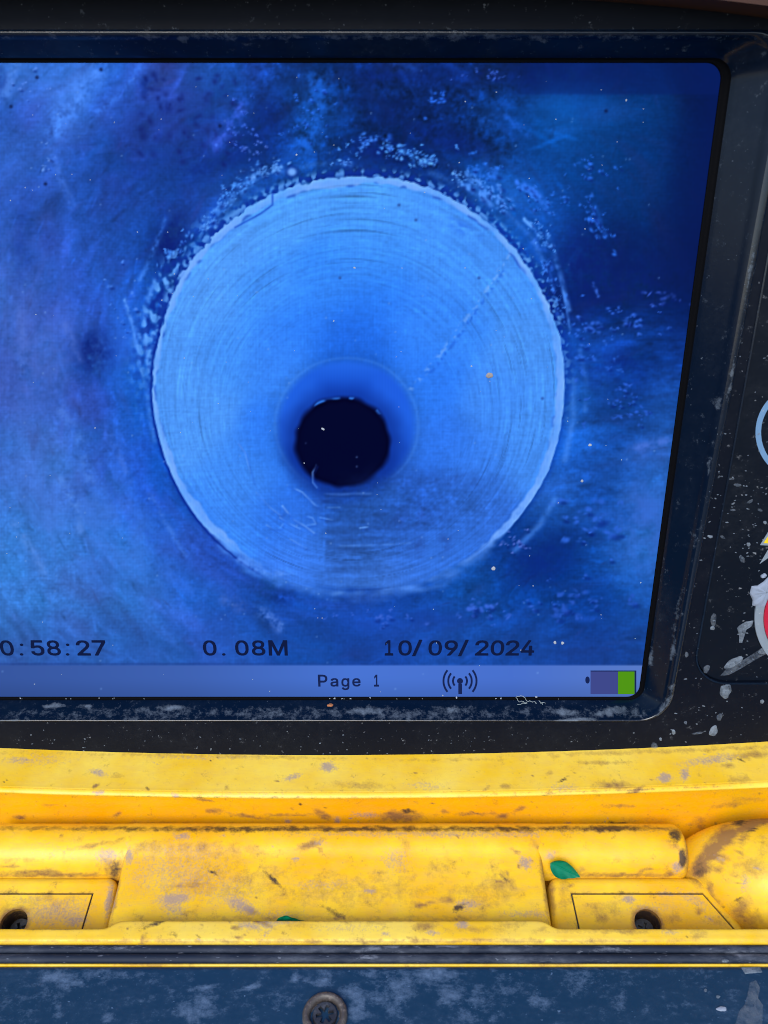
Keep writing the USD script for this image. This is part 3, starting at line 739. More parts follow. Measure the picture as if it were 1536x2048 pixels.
def digits(text, base=1311, h=31, w=27):
    out = []
    for ch, x in text:
        if ch == ":":
            out += [(".", x, base - h * 0.62, 7, 5), (".", x, base, 7, 5)]
        elif ch == ".":
            out.append((".", x, base, 7, 5))
        elif ch == "/":
            out.append((ch, x, base + 1, 20, h + 2))
        else:
            out.append((ch, x, base, 17 if ch == "1" else 38 if ch == "M" else w, h))
    return out


glyphs(digits([("0", 17), (":", 44), ("5", 78), ("8", 110), (":", 136), ("2", 169), ("7", 201)]), "clock_text", "glyph_navy", True)
glyphs(digits([("0", 421), (".", 448), ("0", 485), ("8", 518), ("M", 557)]), "distance_text", "glyph_navy", True)
glyphs(digits([("1", 778), ("0", 810), ("/", 834), ("0", 870), ("9", 902), ("/", 926), ("2", 963), ("0", 994), ("2", 1024), ("4", 1054)]), "date_text", "glyph_navy", True)
glyphs([("P", 646, 1373, 19, 24), ("a", 669, 1373, 16, 17), ("g", 691, 1380, 16, 24), ("e", 713, 1373, 17, 17), ("1", 753, 1373, 10, 24)], "page_text", "glyph_grey", True)


def on_screen(poly, name, matname, parent=sp, h=HT, d=2e-5):
    """a flat printed or lit shape given in photograph pixels, laid on the lid plane"""
    gs = []
    for pg in getattr(poly, "geoms", [poly]):
        e = trimesh.creation.extrude_polygon(pg, 1.0, engine="earcut")
        v = np.array(e.vertices)
        ab = np.array([lid(x, y, h) for x, y in v[:, :2]])
        gs.append((L(ab[:, 0], ab[:, 1], h + v[:, 2] * d), np.array(e.faces)[:, ::-1]))
    return part(parent, name, merge(*gs), matname, False)


icon = [Point(920, 1362).buffer(6), sbox(916.5, 1368, 924, 1388)]
for r in (14, 23.5, 33):
    ring = Point(920, 1362).buffer(r + 2).difference(Point(920, 1362).buffer(r - 2))
    for s in (-1, 1):
        icon.append(ring.intersection(Polygon([(920, 1362), (920 + s * 60, 1362 - 52), (920 + s * 60, 1362 + 52)])))
on_screen(shapely.union_all(icon), "signal_icon", "glyph_grey")
on_screen(sbox(1181, 1343, 1236, 1388), "battery_icon", "battery_mauve")
on_screen(sbox(1236, 1343, 1269, 1388), "battery_level", "battery_green")
on_screen(sbox(1269, 1341, 1272.5, 1390).union(sbox(1181, 1341, 1270, 1343)), "battery_edge", "glyph_grey")
on_screen(shapely.affinity.scale(Point(1175, 1360).buffer(5), 0.9, 1.4), "battery_terminal", "glyph_grey")

# ---- bezel: a ring that climbs from the glass to a raised lip
SC = 0.0040


def ring_path(f, n=10):
    """rounded rectangle round the screen at fraction f of the bezel's width (a, b points)"""
    a0, a1, b0, b1 = SX0 - 0.0056 * f, SX1 + 0.0058 * f, SB0 + 0.0006 - 0.0024 * f, SB1 - 0.0002 + 0.0036 * f
    r = 0.0030 + 0.0034 * f
    pts = []
    for cx, cy, t0 in ((a1 - r, b0 + r, -90), (a1 - r, b1 - r, 0), (a0 + r, b1 - r, 90), (a0 + r, b0 + r, 180)):
        for t in np.radians(np.linspace(t0, t0 + 90, n)):
            pts.append((cx + r * math.cos(t), cy + r * math.sin(t)))
    P = np.array(pts + pts[:1])
    P[:, 0] += np.where(P[:, 0] > 0, f * (-0.0009 + 0.0036 * (P[:, 1] - SB0) / (SB1 - SB0)), 0)
    out = []
    for p, q2 in zip(P[:-1], P[1:]):
        k = max(1, int(np.linalg.norm(q2 - p) / 0.0011)) if np.linalg.norm(q2 - p) > 0.004 else 1
        k = {True: 1, False: k}[k == 1]
        out.append((p, q2, k))
    return out


def ring_pts(f, counts=None):
    segs = ring_path(f)
    res = []
    for i, (p, q2, _) in enumerate(segs):
        k = counts[i]
        for t in np.arange(k) / k:
            res.append(p + (q2 - p) * t)
    return np.array(res)


CNT = [s[2] for s in ring_path(0.5)]
PH = 0.0046
prof = [(-0.12, -0.0006), (-0.10, 0.0003), (0.02, 0.0003), (0.06, 0.0006), (0.14, 0.0012), (0.4, 0.0027), (0.66, 0.0042), (0.74, 0.0049), (0.80, 0.00525), (0.86, 0.00545), (0.93, 0.00545), (0.98, 0.0053), (1.03, 0.0049), (1.06, 0.0044), (1.07, 0.0036)]
prof = resample(np.array([(f, h) for f, h in prof]) * np.array([0.005, 1]), 0.00022) / np.array([0.005, 1])
bz = np.array([L(*ring_pts(f, CNT).T, h) for f, h in prof])
ks = int(np.argmax(prof[:, 0] > 0.79))
BZ_DUST_AND_SHEEN = stains([(640, 1428, 900, 15, 0, 0, .36), (768, 74, 900, 6, 0, 0, .34),  # these long bands paint sky reflection: dusty bottom wall, top crest line
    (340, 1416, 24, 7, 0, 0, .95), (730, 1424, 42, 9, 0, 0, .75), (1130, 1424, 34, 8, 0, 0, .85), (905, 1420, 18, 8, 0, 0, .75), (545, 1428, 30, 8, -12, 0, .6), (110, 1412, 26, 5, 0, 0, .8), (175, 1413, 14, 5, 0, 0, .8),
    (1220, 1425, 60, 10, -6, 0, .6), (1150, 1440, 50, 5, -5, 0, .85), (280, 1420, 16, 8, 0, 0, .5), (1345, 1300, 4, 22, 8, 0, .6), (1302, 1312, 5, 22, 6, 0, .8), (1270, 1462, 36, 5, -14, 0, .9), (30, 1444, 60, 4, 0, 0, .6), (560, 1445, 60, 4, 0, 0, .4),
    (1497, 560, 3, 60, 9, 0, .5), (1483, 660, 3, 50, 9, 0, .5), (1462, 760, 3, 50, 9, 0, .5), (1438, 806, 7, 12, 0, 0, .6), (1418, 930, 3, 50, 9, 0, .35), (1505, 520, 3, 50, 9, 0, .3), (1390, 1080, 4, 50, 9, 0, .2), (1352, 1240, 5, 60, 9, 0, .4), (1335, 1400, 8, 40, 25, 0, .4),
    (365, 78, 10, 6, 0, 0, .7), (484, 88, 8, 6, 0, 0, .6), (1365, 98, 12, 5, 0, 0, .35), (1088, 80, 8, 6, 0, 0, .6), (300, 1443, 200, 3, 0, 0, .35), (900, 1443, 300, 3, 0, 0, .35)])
kg = int(np.argmax(prof[:, 0] > 0.07))
bez = part(W, "screen_bezel", grid(bz[kg:ks + 1], True), "black_bezel", True, BZ_DUST_AND_SHEEN)
part(bez, "glass_seam", grid(bz[:kg + 1], True), "black_gap", True)
part(bez, "bezel_crest", grid(bz[ks:], True), "bezel_crest", True, BZ_DUST_AND_SHEEN)

# ---- black lid panel with the opening for the bezel and for the button pad
TOPK = 0.374


def zcurve(x):
    return TOPK * (x + 0.0135) ** 2


PB0 = lid(768, 1521, PH)[1]
PB1 = lid(1100, -12, PH)[1]
PXL, PXR = -0.152, 0.127
hole = Polygon(ring_pts(1.04, CNT))
pad_a0, pad_b0, pad_a1, pad_b1 = lid(1397, 1340, PH)[0], lid(1450, 1365, PH)[1], 0.114, lid(1500, 300, PH)[1]


def rrect(a0, b0, a1, b1, r):
    return sbox(a0 + r, b0 + r, a1 - r, b1 - r).buffer(r, quad_segs=12)


pad_k = (lid(1524, 588, PH)[0] - lid(1396, 1300, PH)[0]) / (lid(1524, 588, PH)[1] - lid(1396, 1300, PH)[1])
pad_a0 = lid(1396, 1300, PH)[0]
pad_hole = shapely.affinity.affine_transform(rrect(pad_a0, pad_b0, pad_a1, pad_b1, 0.0075), [1, pad_k, 0, 1, -pad_k * lid(1396, 1300, PH)[1], 0])
bot = [(x, PB0 - 0.0006 + zcurve(x)) for x in np.linspace(PXL, PXR, 80)]
top = [(x, PB1 - 1.2 * (max(0, x - 0.010)) ** 2 - 0.35 * min(0, x + 0.06) ** 2) for x in np.linspace(PXR, PXL, 80)]
outline = Polygon(bot + top)


def slab(poly, h0, h1):
    e = trimesh.creation.extrude_polygon(poly, 1.0, engine="earcut")
    v = np.array(e.vertices)
    return L(v[:, 0], v[:, 1], h0 + v[:, 2] * (h1 - h0)), np.array(e.faces)[:, ::-1]


pan = part(W, "lid_panel", slab(outline.difference(hole).difference(pad_hole), 0.0022, PH), "black_panel", False)
padp = part(W, "button_pad", slab(pad_hole.buffer(-0.00022), 0.0020, PH - 0.00045), "pad_film", False)
part(padp, "pad_seam", slab(pad_hole.buffer(0.00015), 0.0016, 0.0020), "black_gap", False)
edge_strip = pad_hole.buffer(0.00034).difference(pad_hole.buffer(0.00004))
part(pan, "pad_rim", slab(edge_strip, PH - 0.0004, PH + 0.00022), "bezel_crest", 30)


def flat_shape(poly, name, matname, h, d, parent):
    return on_screen(poly, name, matname, parent, h, d)


HP = PH - 0.00045
flat_shape(Point(1608, 865).buffer(97, 48).difference(Point(1608, 865).buffer(86, 48)), "button_ring", "print_blue", HP, 4e-5, padp)
bolt = Polygon([(1520, 1090), (1548, 1044), (1592, 1044), (1566, 1078), (1586, 1080), (1519, 1128), (1541, 1091)])
flat_shape(bolt, "bolt_outline", "button_grey", HP, 4e-5, padp)
flat_shape(Polygon([(1527, 1086), (1551, 1050), (1580, 1050), (1557, 1081), (1570, 1083), (1538, 1106), (1550, 1087)]), "bolt_symbol", "print_yellow", HP + 4e-5, 4e-5, padp)
ringp = flat_shape(Point(1624, 1236).buffer(116, 64).difference(Point(1624, 1236).buffer(99, 64)), "power_button_ring", "button_grey", HP, 0.0004, padp)
flat_shape(Point(1624, 1236).buffer(98.5, 64), "power_button", "red_button", HP, 0.0007, padp)


# ---- drips and splashes that have dried on the case
def dome_splat(poly_px, name, matname, h, height, parent, plane=None):
    """a low rounded lump with the outline given in photograph pixels"""
    pl = plane or (lambda x, y: L(*lid(x, y, h), h))
    nrm = SN if plane is None else np.array([0, 0, 1.0])
    pg = Polygon(poly_px).buffer(0).segmentize(3)
    c = np.array(pg.representative_point().coords[0])
    ext = np.array(pg.exterior.coords)[:-1]
    rings = []
    for s, k in ((1.0, -0.05), (0.97, 0.35), (0.88, 0.7), (0.7, 0.92), (0.4, 1.0), (0.05, 1.0)):
        p = c + (ext - c) * s
        w = np.array([pl(x, y) for x, y in p])
        bump = 1 + 1.2 * noise3(w, 1500, 4)[:, None]
        rings.append(w + nrm * height * k * (bump if k > 0.3 else 1))
    g_ = grid(np.array(rings), True)
    return part(parent, name, g_, matname, True)


def ell(cx, cy, rx, ry, rot=0, n=26, wob=0.12, seed=1):
    rg = np.random.default_rng(seed + int(cx) * 7 + int(cy))
    t = np.linspace(0, 2 * np.pi, n, endpoint=False)
    r = 1 + wob * (np.sin(2 * t + rg.uniform(0, 6)) * rg.uniform(.3, 1) + np.sin(3 * t + rg.uniform(0, 6)) * rg.uniform(.2, .8) + 0.5 * np.sin(5 * t + rg.uniform(0, 6)))
    x, y = rx * r * np.cos(t), ry * r * np.sin(t)
    c, s = math.cos(math.radians(rot)), math.sin(math.radians(rot))
    return list(zip(cx + x * c - y * s, cy + x * s + y * c))


plaster = [(1499, 1187), (1503, 1172), (1515, 1171), (1527, 1163), (1540, 1150), (1560, 1146), (1575, 1160), (1570, 1178), (1546, 1190), (1534, 1200), (1527, 1216), (1517, 1218), (1511, 1213), (1504, 1211), (1505, 1200)]
part_pl = dome_splat(plaster, "plaster_splash", "white_plaster", HP, 0.0006, padp)
dome_splat(ell(1527, 1151, 6, 4, -20), "plaster_crumb", "white_plaster", HP, 0.0005, padp)
dome_splat([(1474, 1256), (1480, 1250), (1492, 1243), (1507, 1241), (1505, 1250), (1494, 1256), (1490, 1268), (1484, 1286), (1478, 1286), (1478, 1270)], "paint_drip", "dried_drip", HP, 0.00022, padp)
dome_splat(ell(1467, 1325, 20, 8, -34), "paint_drip", "dried_drip", HP, 0.00022, padp)
dome_splat([(1440, 1352), (1452, 1338), (1490, 1318), (1522, 1297), (1538, 1294), (1540, 1304), (1520, 1314), (1484, 1336), (1458, 1350)], "paint_smear", "drip_thin", HP, 0.0001, padp)
dome_splat(ell(1526, 1302, 9, 6, -20), "paint_drip", "dried_drip", HP, 0.0002, padp)
dome_splat(ell(1427, 1240, 5, 15, 3), "paint_drip", "drip_thin", HP, 0.0002, padp)
dome_splat(ell(1425, 1256, 5, 4, 0), "paint_drip", "dried_drip", HP, 0.0002, padp)
dome_splat(ell(1413, 1338, 5, 10, 25), "paint_drip", "drip_thin", HP, 0.0002, padp)
for (x, y, a, b, r, m_) in ((1451, 1382, 12, 14, 10, "dried_drip"), (1439, 1434, 5, 8, 20, "drip_thin"), (1427, 1462, 8, 11, 30, "dried_drip"), (1308, 1494, 6, 10, 8, "drip_thin"), (1308, 1506, 11, 5, 0, "dried_drip"), (1347, 1464, 4, 5, 0, "dried_drip"),
                            (1371, 1445, 3, 3, 0, "dried_drip"), (1524, 1403, 4, 4, 0, "dried_drip"), (1395, 1466, 12, 2, -8, "drip_thin"), (1379, 1190, 4, 6, 20, "drip_thin"), (1384, 1172, 7, 3, 0, "drip_thin"), (1373, 1309, 4, 5, 0, "drip_thin"),
                            (1420, 1073, 5, 3, 10, "dried_drip"), (1445, 1074, 5, 3, 20, "drip_thin"), (1387, 1107, 3, 3, 0, "dried_drip"), (1321, 1478, 3, 3, 0, "dried_drip")):
    inside = pad_hole.contains(Point(*lid(x, y, PH)))
    dome_splat(ell(x, y, a, b, r), "paint_drip", m_, HP if inside else PH, 0.0002, padp if inside else pan)
for (x, y, a, b, r) in ((1497, 1089, 4, 4, 0), (1475, 970, 8, 3, 0), (1462, 958, 6, 2, 0), (1484, 1118, 5, 8, -30), (1500, 1003, 6, 3, -30), (1466, 1020, 6, 2, 0), (1520, 1020, 5, 3, 20), (1530, 1045, 4, 3, 0)):
    dome_splat(ell(x, y, a, b, r), "paint_speck", "dried_drip" if a < 5 else "drip_thin", HP, 0.00015, padp)
rg = np.random.default_rng(5)
fl = []
for _ in range(300):
    x, y = rg.uniform(1340, 1700), rg.uniform(640, 1500)
    if rg.random() < 0.35:
        x, y = rg.normal(1480, 60), rg.normal(1010, 90)
    ins = pad_hole.buffer(-0.0006).contains(Point(*lid(x, y, PH)))
    out_ok = outline.difference(hole).difference(pad_hole.buffer(0.0006)).contains(Point(*lid(x, y, PH)))
    if not (ins or out_ok):
        continue
    s = rg.uniform(.5, 1.5)
    pg = Polygon(ell(x, y, s * rg.uniform(1, 2.6), s, rg.uniform(-30, 30), 7))
    h0 = HP if ins else PH
    fl.append(L(*np.array([lid(u, w, h0 + 5e-5) for u, w in list(pg.exterior.coords)[:-1]]).T, h0 + 5e-5))
for _ in range(70):
    x, y = rg.uniform(0, 1300), rg.uniform(1460, 1508)
    s = rg.uniform(.5, 1.3)
    pg = Polygon(ell(x, y, s * rg.uniform(1, 2), s, rg.uniform(-30, 30), 7))
    fl.append(L(*np.array([lid(u, w, PH + 5e-5) for u, w in list(pg.exterior.coords)[:-1]]).T, PH + 5e-5))


def fans(polys):
    vs, fs, n = [], [], 0
    for p in polys:
        vs.append(p)
        fs += [(n, n + i + 1, n + i) for i in range(1, len(p) - 1)]
        n += len(p)
    return np.vstack(vs), np.array(fs)


part(pan, "dust_specks", fans(fl), "dried_drip", False, kind="stuff")
sd = []
for _ in range(130):
    x, y = rg.uniform(0, 1290), rg.uniform(140, 1398)
    s = rg.uniform(.4, 1.0) if rg.random() < .9 else rg.uniform(1.0, 1.8)
    if lid(x, y)[0] < SX1 - 0.001:
        sd.append(L(*np.array([lid(u, w, 9e-5) for u, w in ell(x, y, s * rg.uniform(1, 1.7), s, rg.uniform(0, 180), 7)]).T, 9e-5))
for _ in range(150):
    x, y = rg.uniform(0, 1290), rg.normal(1403, 4)
    s = rg.uniform(.5, 1.6)
    sd.append(L(*np.array([lid(u, w, 0.0004) for u, w in ell(x, y, s * rg.uniform(1, 2.5), s, rg.uniform(-90, 90), 7)]).T, 0.0004))
part(sp, "dust_specks", fans(sd), "dust_white", False, kind="stuff")
for (x, y, a, b, r) in ((979, 751, 7, 6, -30), (1180, 890, 4, 2.5, 0), (646, 858, 4, 2, 30), (987, 1137, 4, 4, 0), (1110, 1285, 3, 3, 0), (1125, 1286, 3, 3, 0), (1164, 962, 3, 2.5, 0)):
    dome_splat(ell(x, y, a, b, r, 14), "mud_speck", "mud_grey" if a > 5 else "dust_white", 2e-5, 0.0002, sp)

def blemishes(seed, n, x0, x1, y0, y1):
    r_ = np.random.default_rng(seed)
    out = []
    for _ in range(n):
        s_ = 1.4 + 7 * r_.random() ** 4
        out.append((r_.uniform(x0, x1), r_.uniform(y0, y1), s_ * (r_.uniform(1, 2.6) if r_.random() < .65 else r_.uniform(3, 8)), s_ * r_.uniform(.5, 1), r_.normal(0, 25), int(r_.choice([0, 0, 0, 1, 2])), r_.uniform(.5, 1.1)))
    return out


# ---- yellow lip of the lid, wall under it
FY = -0.0128
XS = np.arange(-0.150, 0.1251, 0.00045)
lip = [(-0.0075, -0.0580), (-0.0075, -0.05455), (FY + 0.0006, -0.0548)] + [(-0.0216, -0.05565)] + arc(-0.0222, -0.05655, 0.00095, 80, -80, 8) + [(-0.0218, -0.0577), (-0.0150, -0.0585), (-0.0142, -0.0592), (-0.0140, -0.0610)]
lip = resample(lip, 0.00040)
wall = resample([(-0.0141, -0.0600), (-0.0138, -0.0700), (-0.0142, -0.0880)], 0.0005)
lip_spots = [(500, 1594, 500, 2.5, 0, 2, .42), (1200, 1582, 400, 2.5, -2, 2, .42), (400, 1512, 400, 4, 1, 0, .4), (1300, 1503, 300, 5, -2, 0, .5), (90, 1520, 60, 14, 0, 1, .35), (195, 1545, 20, 7, 10, 1, .85), (40, 1520, 34, 8, 0, 1, .6), (655, 1533, 18, 10, 0, 1, 1.0), (585, 1554, 22, 6, -14, 1, .8), (198, 1586, 12, 6, 0, 1, 1.0), (352, 1592, 8, 5, 0, 1, 1.0),
             (720, 1570, 60, 8, 0, 0, .45), (850, 1572, 40, 8, 0, 1, .45), (1330, 1555, 14, 11, 0, 1, 1.0), (1369, 1549, 9, 13, 0, 1, 1.0), (1235, 1572, 40, 10, 0, 0, .75), (1130, 1575, 34, 9, 0, 1, .5), (1420, 1520, 60, 10, -8, 1, .7), (1500, 1510, 50, 8, -4, 0, .7),
             (1200, 1525, 60, 4, 0, 0, .5), (1100, 1545, 10, 4, 0, 0, .6), (1010, 1572, 14, 5, 0, 0, .6), (1480, 1560, 26, 10, 0, 0, .55), (400, 1515, 120, 5, 0, 1, .35), (1260, 1587, 14, 4, 0, 2, .6), (1455, 1530, 16, 6, 0, 0, .6), (900, 1520, 200, 4, 0, 0, .3),
             (1090, 1592, 6, 4, 0, 2, .8), (500, 1588, 100, 3, 0, 1, .35), (1400, 1574, 40, 4, -4, 0, .5), (10, 1590, 30, 4, 0, 2, .4)]
part(W, "lid_lip", sweep(lip, XS, zcurve), "yellow_lip", True, stains(lip_spots + blemishes(1, 28, 0, 1536, 1505, 1595)))
wall_spots = [(300, 1650, 320, 6, 0, 0, .5), (1050, 1650, 330, 6, 0, 0, .5), (1390, 1700, 10, 60, 20, 0, .6), (425, 1622, 18, 5, 0, 0, .9), (500, 1632, 40, 4, 8, 0, .8), (580, 1630, 50, 3, 0, 0, .75), (645, 1630, 20, 8, 20, 0, .9), (675, 1640, 8, 8, 0, 1, .9), (730, 1630, 28, 6, 0, 1, .8), (800, 1634, 50, 12, 0, 0, 1.0), (815, 1622, 16, 5, 0, 2, .7), (575, 1645, 8, 8, 0, 1, .9), (890, 1622, 10, 4, 0, 0, .7),
              (960, 1628, 50, 4, 0, 0, .65), (1005, 1632, 12, 6, 0, 0, .9), (1040, 1618, 14, 4, -20, 0, .7), (1245, 1612, 34, 4, 0, 0, .75), (235, 1628, 9, 5, -30, 0, .9), (100, 1610, 18, 3, 0, 0, .6), (40, 1634, 16, 4, 0, 0, .8), (1395, 1640, 14, 12, 0, 0, .5), (1400, 1653, 6, 6, 0, 0, .9), (1300, 1640, 60, 6, 0, 0, .3), (1460, 1610, 50, 6, -8, 0, .45),
              (700, 1652, 800, 4, 0, 2, .30), (1227, 1648, 26, 5, 0, 2, .8), (830, 1605, 10, 3, 0, 0, .6), (1500, 1600, 40, 6, 0, 0, .5)]
part(W, "lid_wall", sweep(wall, np.arange(-0.150, 0.1251, 0.0005)), "yellow_bounce_lit", True, stains(wall_spots + blemishes(2, 30, 0, 1536, 1598, 1655)))
# lid shell: sides, top and back of the lid
shell = outline.buffer(0.008, join_style=1)
part(W, "lid_shell", merge(slab(shell, -0.030, -0.004), slab(shell.difference(outline.buffer(-0.0006)), -0.0042, 0.0016)), "yellow_plastic", 30)
up = [t for t in top]
topr = Polygon(up + [(x, y + 0.0085) for x, y in up[::-1]])
part(W, "lid_top_lip", slab(topr.buffer(0.0003), 0.0012, 0.0125), "shade_brown_lip", 30, lambda w: np.zeros((len(w), 3)), label="top lip of the lid, underside shade painted in as brown")
for s, x0 in ((1, PXR), (-1, PXL)):
    a0, a1 = sorted((x0, x0 + s * 0.008))
    part(W, "lid_side_lip", slab(sbox(a0, PB0 + 0.006, a1, PB1 - 0.004), 0.0012, 0.0125), "yellow_plastic", 30)

# ---- hinge: barrel, central block, two lugs
BY, BZ, BR = -0.0225, -0.0742, 0.0060
CX = -0.0110                                              # middle of the case
barrel = arc(BY, BZ, BR, 200, -110, 64)
XR, XL = 0.0660, 2 * CX - 0.0660


def barrel_prof(x):
    e = min(XR - x, x - XL)
    k = 1.0 if e > 0.0022 else math.sqrt(max(0.0, 1 - ((0.0022 - e) / 0.0022) ** 2)) * 0.36 + 0.64
    return [(BY + (y - BY) * k, BZ + (z - BZ) * k) for y, z in barrel]


def bxs(a, b, d=0.0005):
    return np.unique(np.r_[np.arange(a, b, d), b, np.linspace(a, a + 0.0024, 16), np.linspace(b - 0.0024, b, 16)])


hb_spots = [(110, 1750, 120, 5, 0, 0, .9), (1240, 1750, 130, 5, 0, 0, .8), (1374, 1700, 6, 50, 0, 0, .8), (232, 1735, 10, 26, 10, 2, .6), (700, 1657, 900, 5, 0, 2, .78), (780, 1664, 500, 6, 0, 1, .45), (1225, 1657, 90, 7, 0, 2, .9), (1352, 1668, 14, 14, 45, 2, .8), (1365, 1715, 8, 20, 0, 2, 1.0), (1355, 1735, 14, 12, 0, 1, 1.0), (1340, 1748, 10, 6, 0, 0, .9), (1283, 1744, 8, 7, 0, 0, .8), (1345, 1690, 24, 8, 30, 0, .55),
            (1160, 1739, 10, 7, 0, 0, .6), (1100, 1712, 12, 10, 0, 1, .7), (70, 1745, 60, 5, 0, 0, .85), (20, 1732, 30, 4, 0, 0, .8), (40, 1722, 60, 8, 0, 0, .3), (215, 1712, 26, 16, 0, 1, .75), (230, 1740, 26, 30, 0, 0, .6), (190, 1690, 60, 5, -10, 0, .6), (160, 1680, 10, 8, 0, 0, .5), (1230, 1720, 20, 6, 0, 0, .3), (110, 1700, 60, 20, 0, 1, .2), (1200, 1660, 40, 5, 0, 0, .6)]
rb = sweep(barrel_prof, bxs(XL, XR))
cap = lambda x, s: (np.vstack([[x, BY, BZ], np.c_[np.full(len(barrel), x), np.array(barrel_prof(x))]]), np.array([(0, i, i + 1)[::s] for i in range(1, len(barrel))]))
part(W, "hinge_barrel", merge(rb, cap(XR, 1), cap(XL, -1)), "yellow_plastic", True, stains(hb_spots + blemishes(3, 22, 0, 1380, 1655, 1755)))

KX0, KX1 = CX - 0.0449, CX + 0.0449
bt = math.radians(56)
b1 = (BY - (BR + 0.00006) * math.cos(bt), BZ + (BR + 0.00006) * math.sin(bt))


def block_prof(x):
    e = min(x - KX0, KX1 - x)
    d = 0.0 if e > 0.0013 else 0.0013 - math.sqrt(max(0, 0.0013 ** 2 - (0.0013 - e) ** 2))
    p = arc(BY, BZ, BR + 0.00006, 15, 124, 24)
    p = p + [(b1[0] - 0.0012, b1[1] - 0.0006), (-0.0330, -0.0712), (-0.0400, -0.0722), (-0.0428, -0.0731), (-0.0460, -0.0742), (-0.0472, -0.0760)]
    p = [(y, z - d * min(1.0, max(0.0, (i - 20) / 6))) for i, (y, z) in enumerate(p)]
    return resample(p, 0.00042)[:75] if False else np.c_[tuple(np.interp(np.linspace(0, 1, 72), np.linspace(0, 1, 220), resample_n(p, 220)[:, k]) for k in range(2))]


def resample_n(p, n):
    p = np.asarray(p, float)
    s = np.r_[0, np.cumsum(np.linalg.norm(np.diff(p, axis=0), axis=1))]
    t = np.linspace(0, s[-1], n)
    return np.stack([np.interp(t, s, p[:, k]) for k in range(2)], 1)


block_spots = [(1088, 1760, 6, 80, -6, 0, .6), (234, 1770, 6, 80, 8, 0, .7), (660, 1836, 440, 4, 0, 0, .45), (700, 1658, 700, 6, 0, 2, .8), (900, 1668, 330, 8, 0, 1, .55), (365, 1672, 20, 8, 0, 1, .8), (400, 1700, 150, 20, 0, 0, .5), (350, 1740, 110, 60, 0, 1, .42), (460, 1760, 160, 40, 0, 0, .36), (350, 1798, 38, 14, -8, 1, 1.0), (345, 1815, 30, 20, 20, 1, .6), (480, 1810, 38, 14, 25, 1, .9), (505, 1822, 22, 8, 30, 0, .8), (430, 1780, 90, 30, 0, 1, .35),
               (700, 1780, 200, 40, -4, 0, .33), (640, 1770, 60, 12, 0, 1, .4), (620, 1690, 26, 8, -20, 0, .9), (640, 1685, 14, 6, 0, 1, .6), (740, 1782, 12, 5, 0, 1, .9), (790, 1720, 30, 26, 0, 1, .5), (810, 1690, 12, 18, 0, 0, .6), (1050, 1725, 16, 14, 30, 1, .95), (880, 1728, 30, 18, 0, 0, .4), (1000, 1770, 40, 34, 0, 0, .55), (895, 1800, 18, 10, 0, 0, .8), (850, 1806, 26, 5, 0, 0, .6), (935, 1810, 26, 12, 0, 1, .75),
               (960, 1790, 90, 40, 0, 0, .32), (1060, 1828, 60, 8, 0, 1, .5), (240, 1700, 20, 18, 0, 1, .8), (258, 1712, 10, 16, 0, 1, .9), (225, 1800, 8, 40, 10, 1, .6), (1095, 1800, 8, 40, -10, 0, .6), (545, 1735, 40, 8, 0, 0, .4), (640, 1700, 6, 5, 0, 0, .8), (1070, 1690, 26, 10, 30, 0, .4), (300, 1695, 60, 14, -10, 0, .5), (560, 1830, 60, 8, 0, 1, .4), (800, 1760, 60, 14, 0, 0, .35)]
kb = sweep(block_prof, bxs(KX0, KX1))


def side(x, s):
    p = block_prof(x)
    q = np.c_[p[:, 0], np.full(len(p), -0.086)]
    return grid(np.stack([np.c_[np.full(len(p), x), p], np.c_[np.full(len(p), x), q]])[::s])


part(W, "hinge_block", merge(kb, side(KX0, -1), side(KX1, 1)), "yellow_plastic", True, stains(block_spots + blemishes(4, 40, 230, 1100, 1660, 1840)))

# lugs: local frame a = outward along x, b = towards the viewer down the slope, c = normal
LUGN = np.array([0, -math.sin(math.radians(16)), math.cos(math.radians(16))])
LUGB = np.cross(LUGN, [1.0, 0, 0])
LUGB = LUGB if LUGB[1] < 0 else -LUGB
LO = np.array([0, -0.0286, -0.0738])


def lugpt(px, py):
    r = ray(px, py)
    p = CAM + ((LO - CAM) @ LUGN) / (r @ LUGN) * r
    return np.array([p[0], (p - LO) @ LUGB])


def hull_layers(poly, r, depth, n=6):
    pts = []
    for t in np.linspace(0, math.pi / 2, n):
        pg = poly.buffer(-r * (1 - math.sin(t)))
        pg = pg if pg.geom_type == "Polygon" else max(pg.geoms, key=lambda a: a.area)
        pts += [(x, y, -r * (1 - math.cos(t))) for x, y in pg.exterior.coords]
    base = [(x, y, -depth) for x, y in poly.exterior.coords]
    return m3.Manifold.hull_points(np.array(pts + base, np.float64))


lugpoly = Polygon([lugpt(1097, 1752), lugpt(1402, 1752), lugpt(1512, 1880), lugpt(1108, 1880)]).buffer(-0.0022).buffer(0.0022, quad_segs=10)
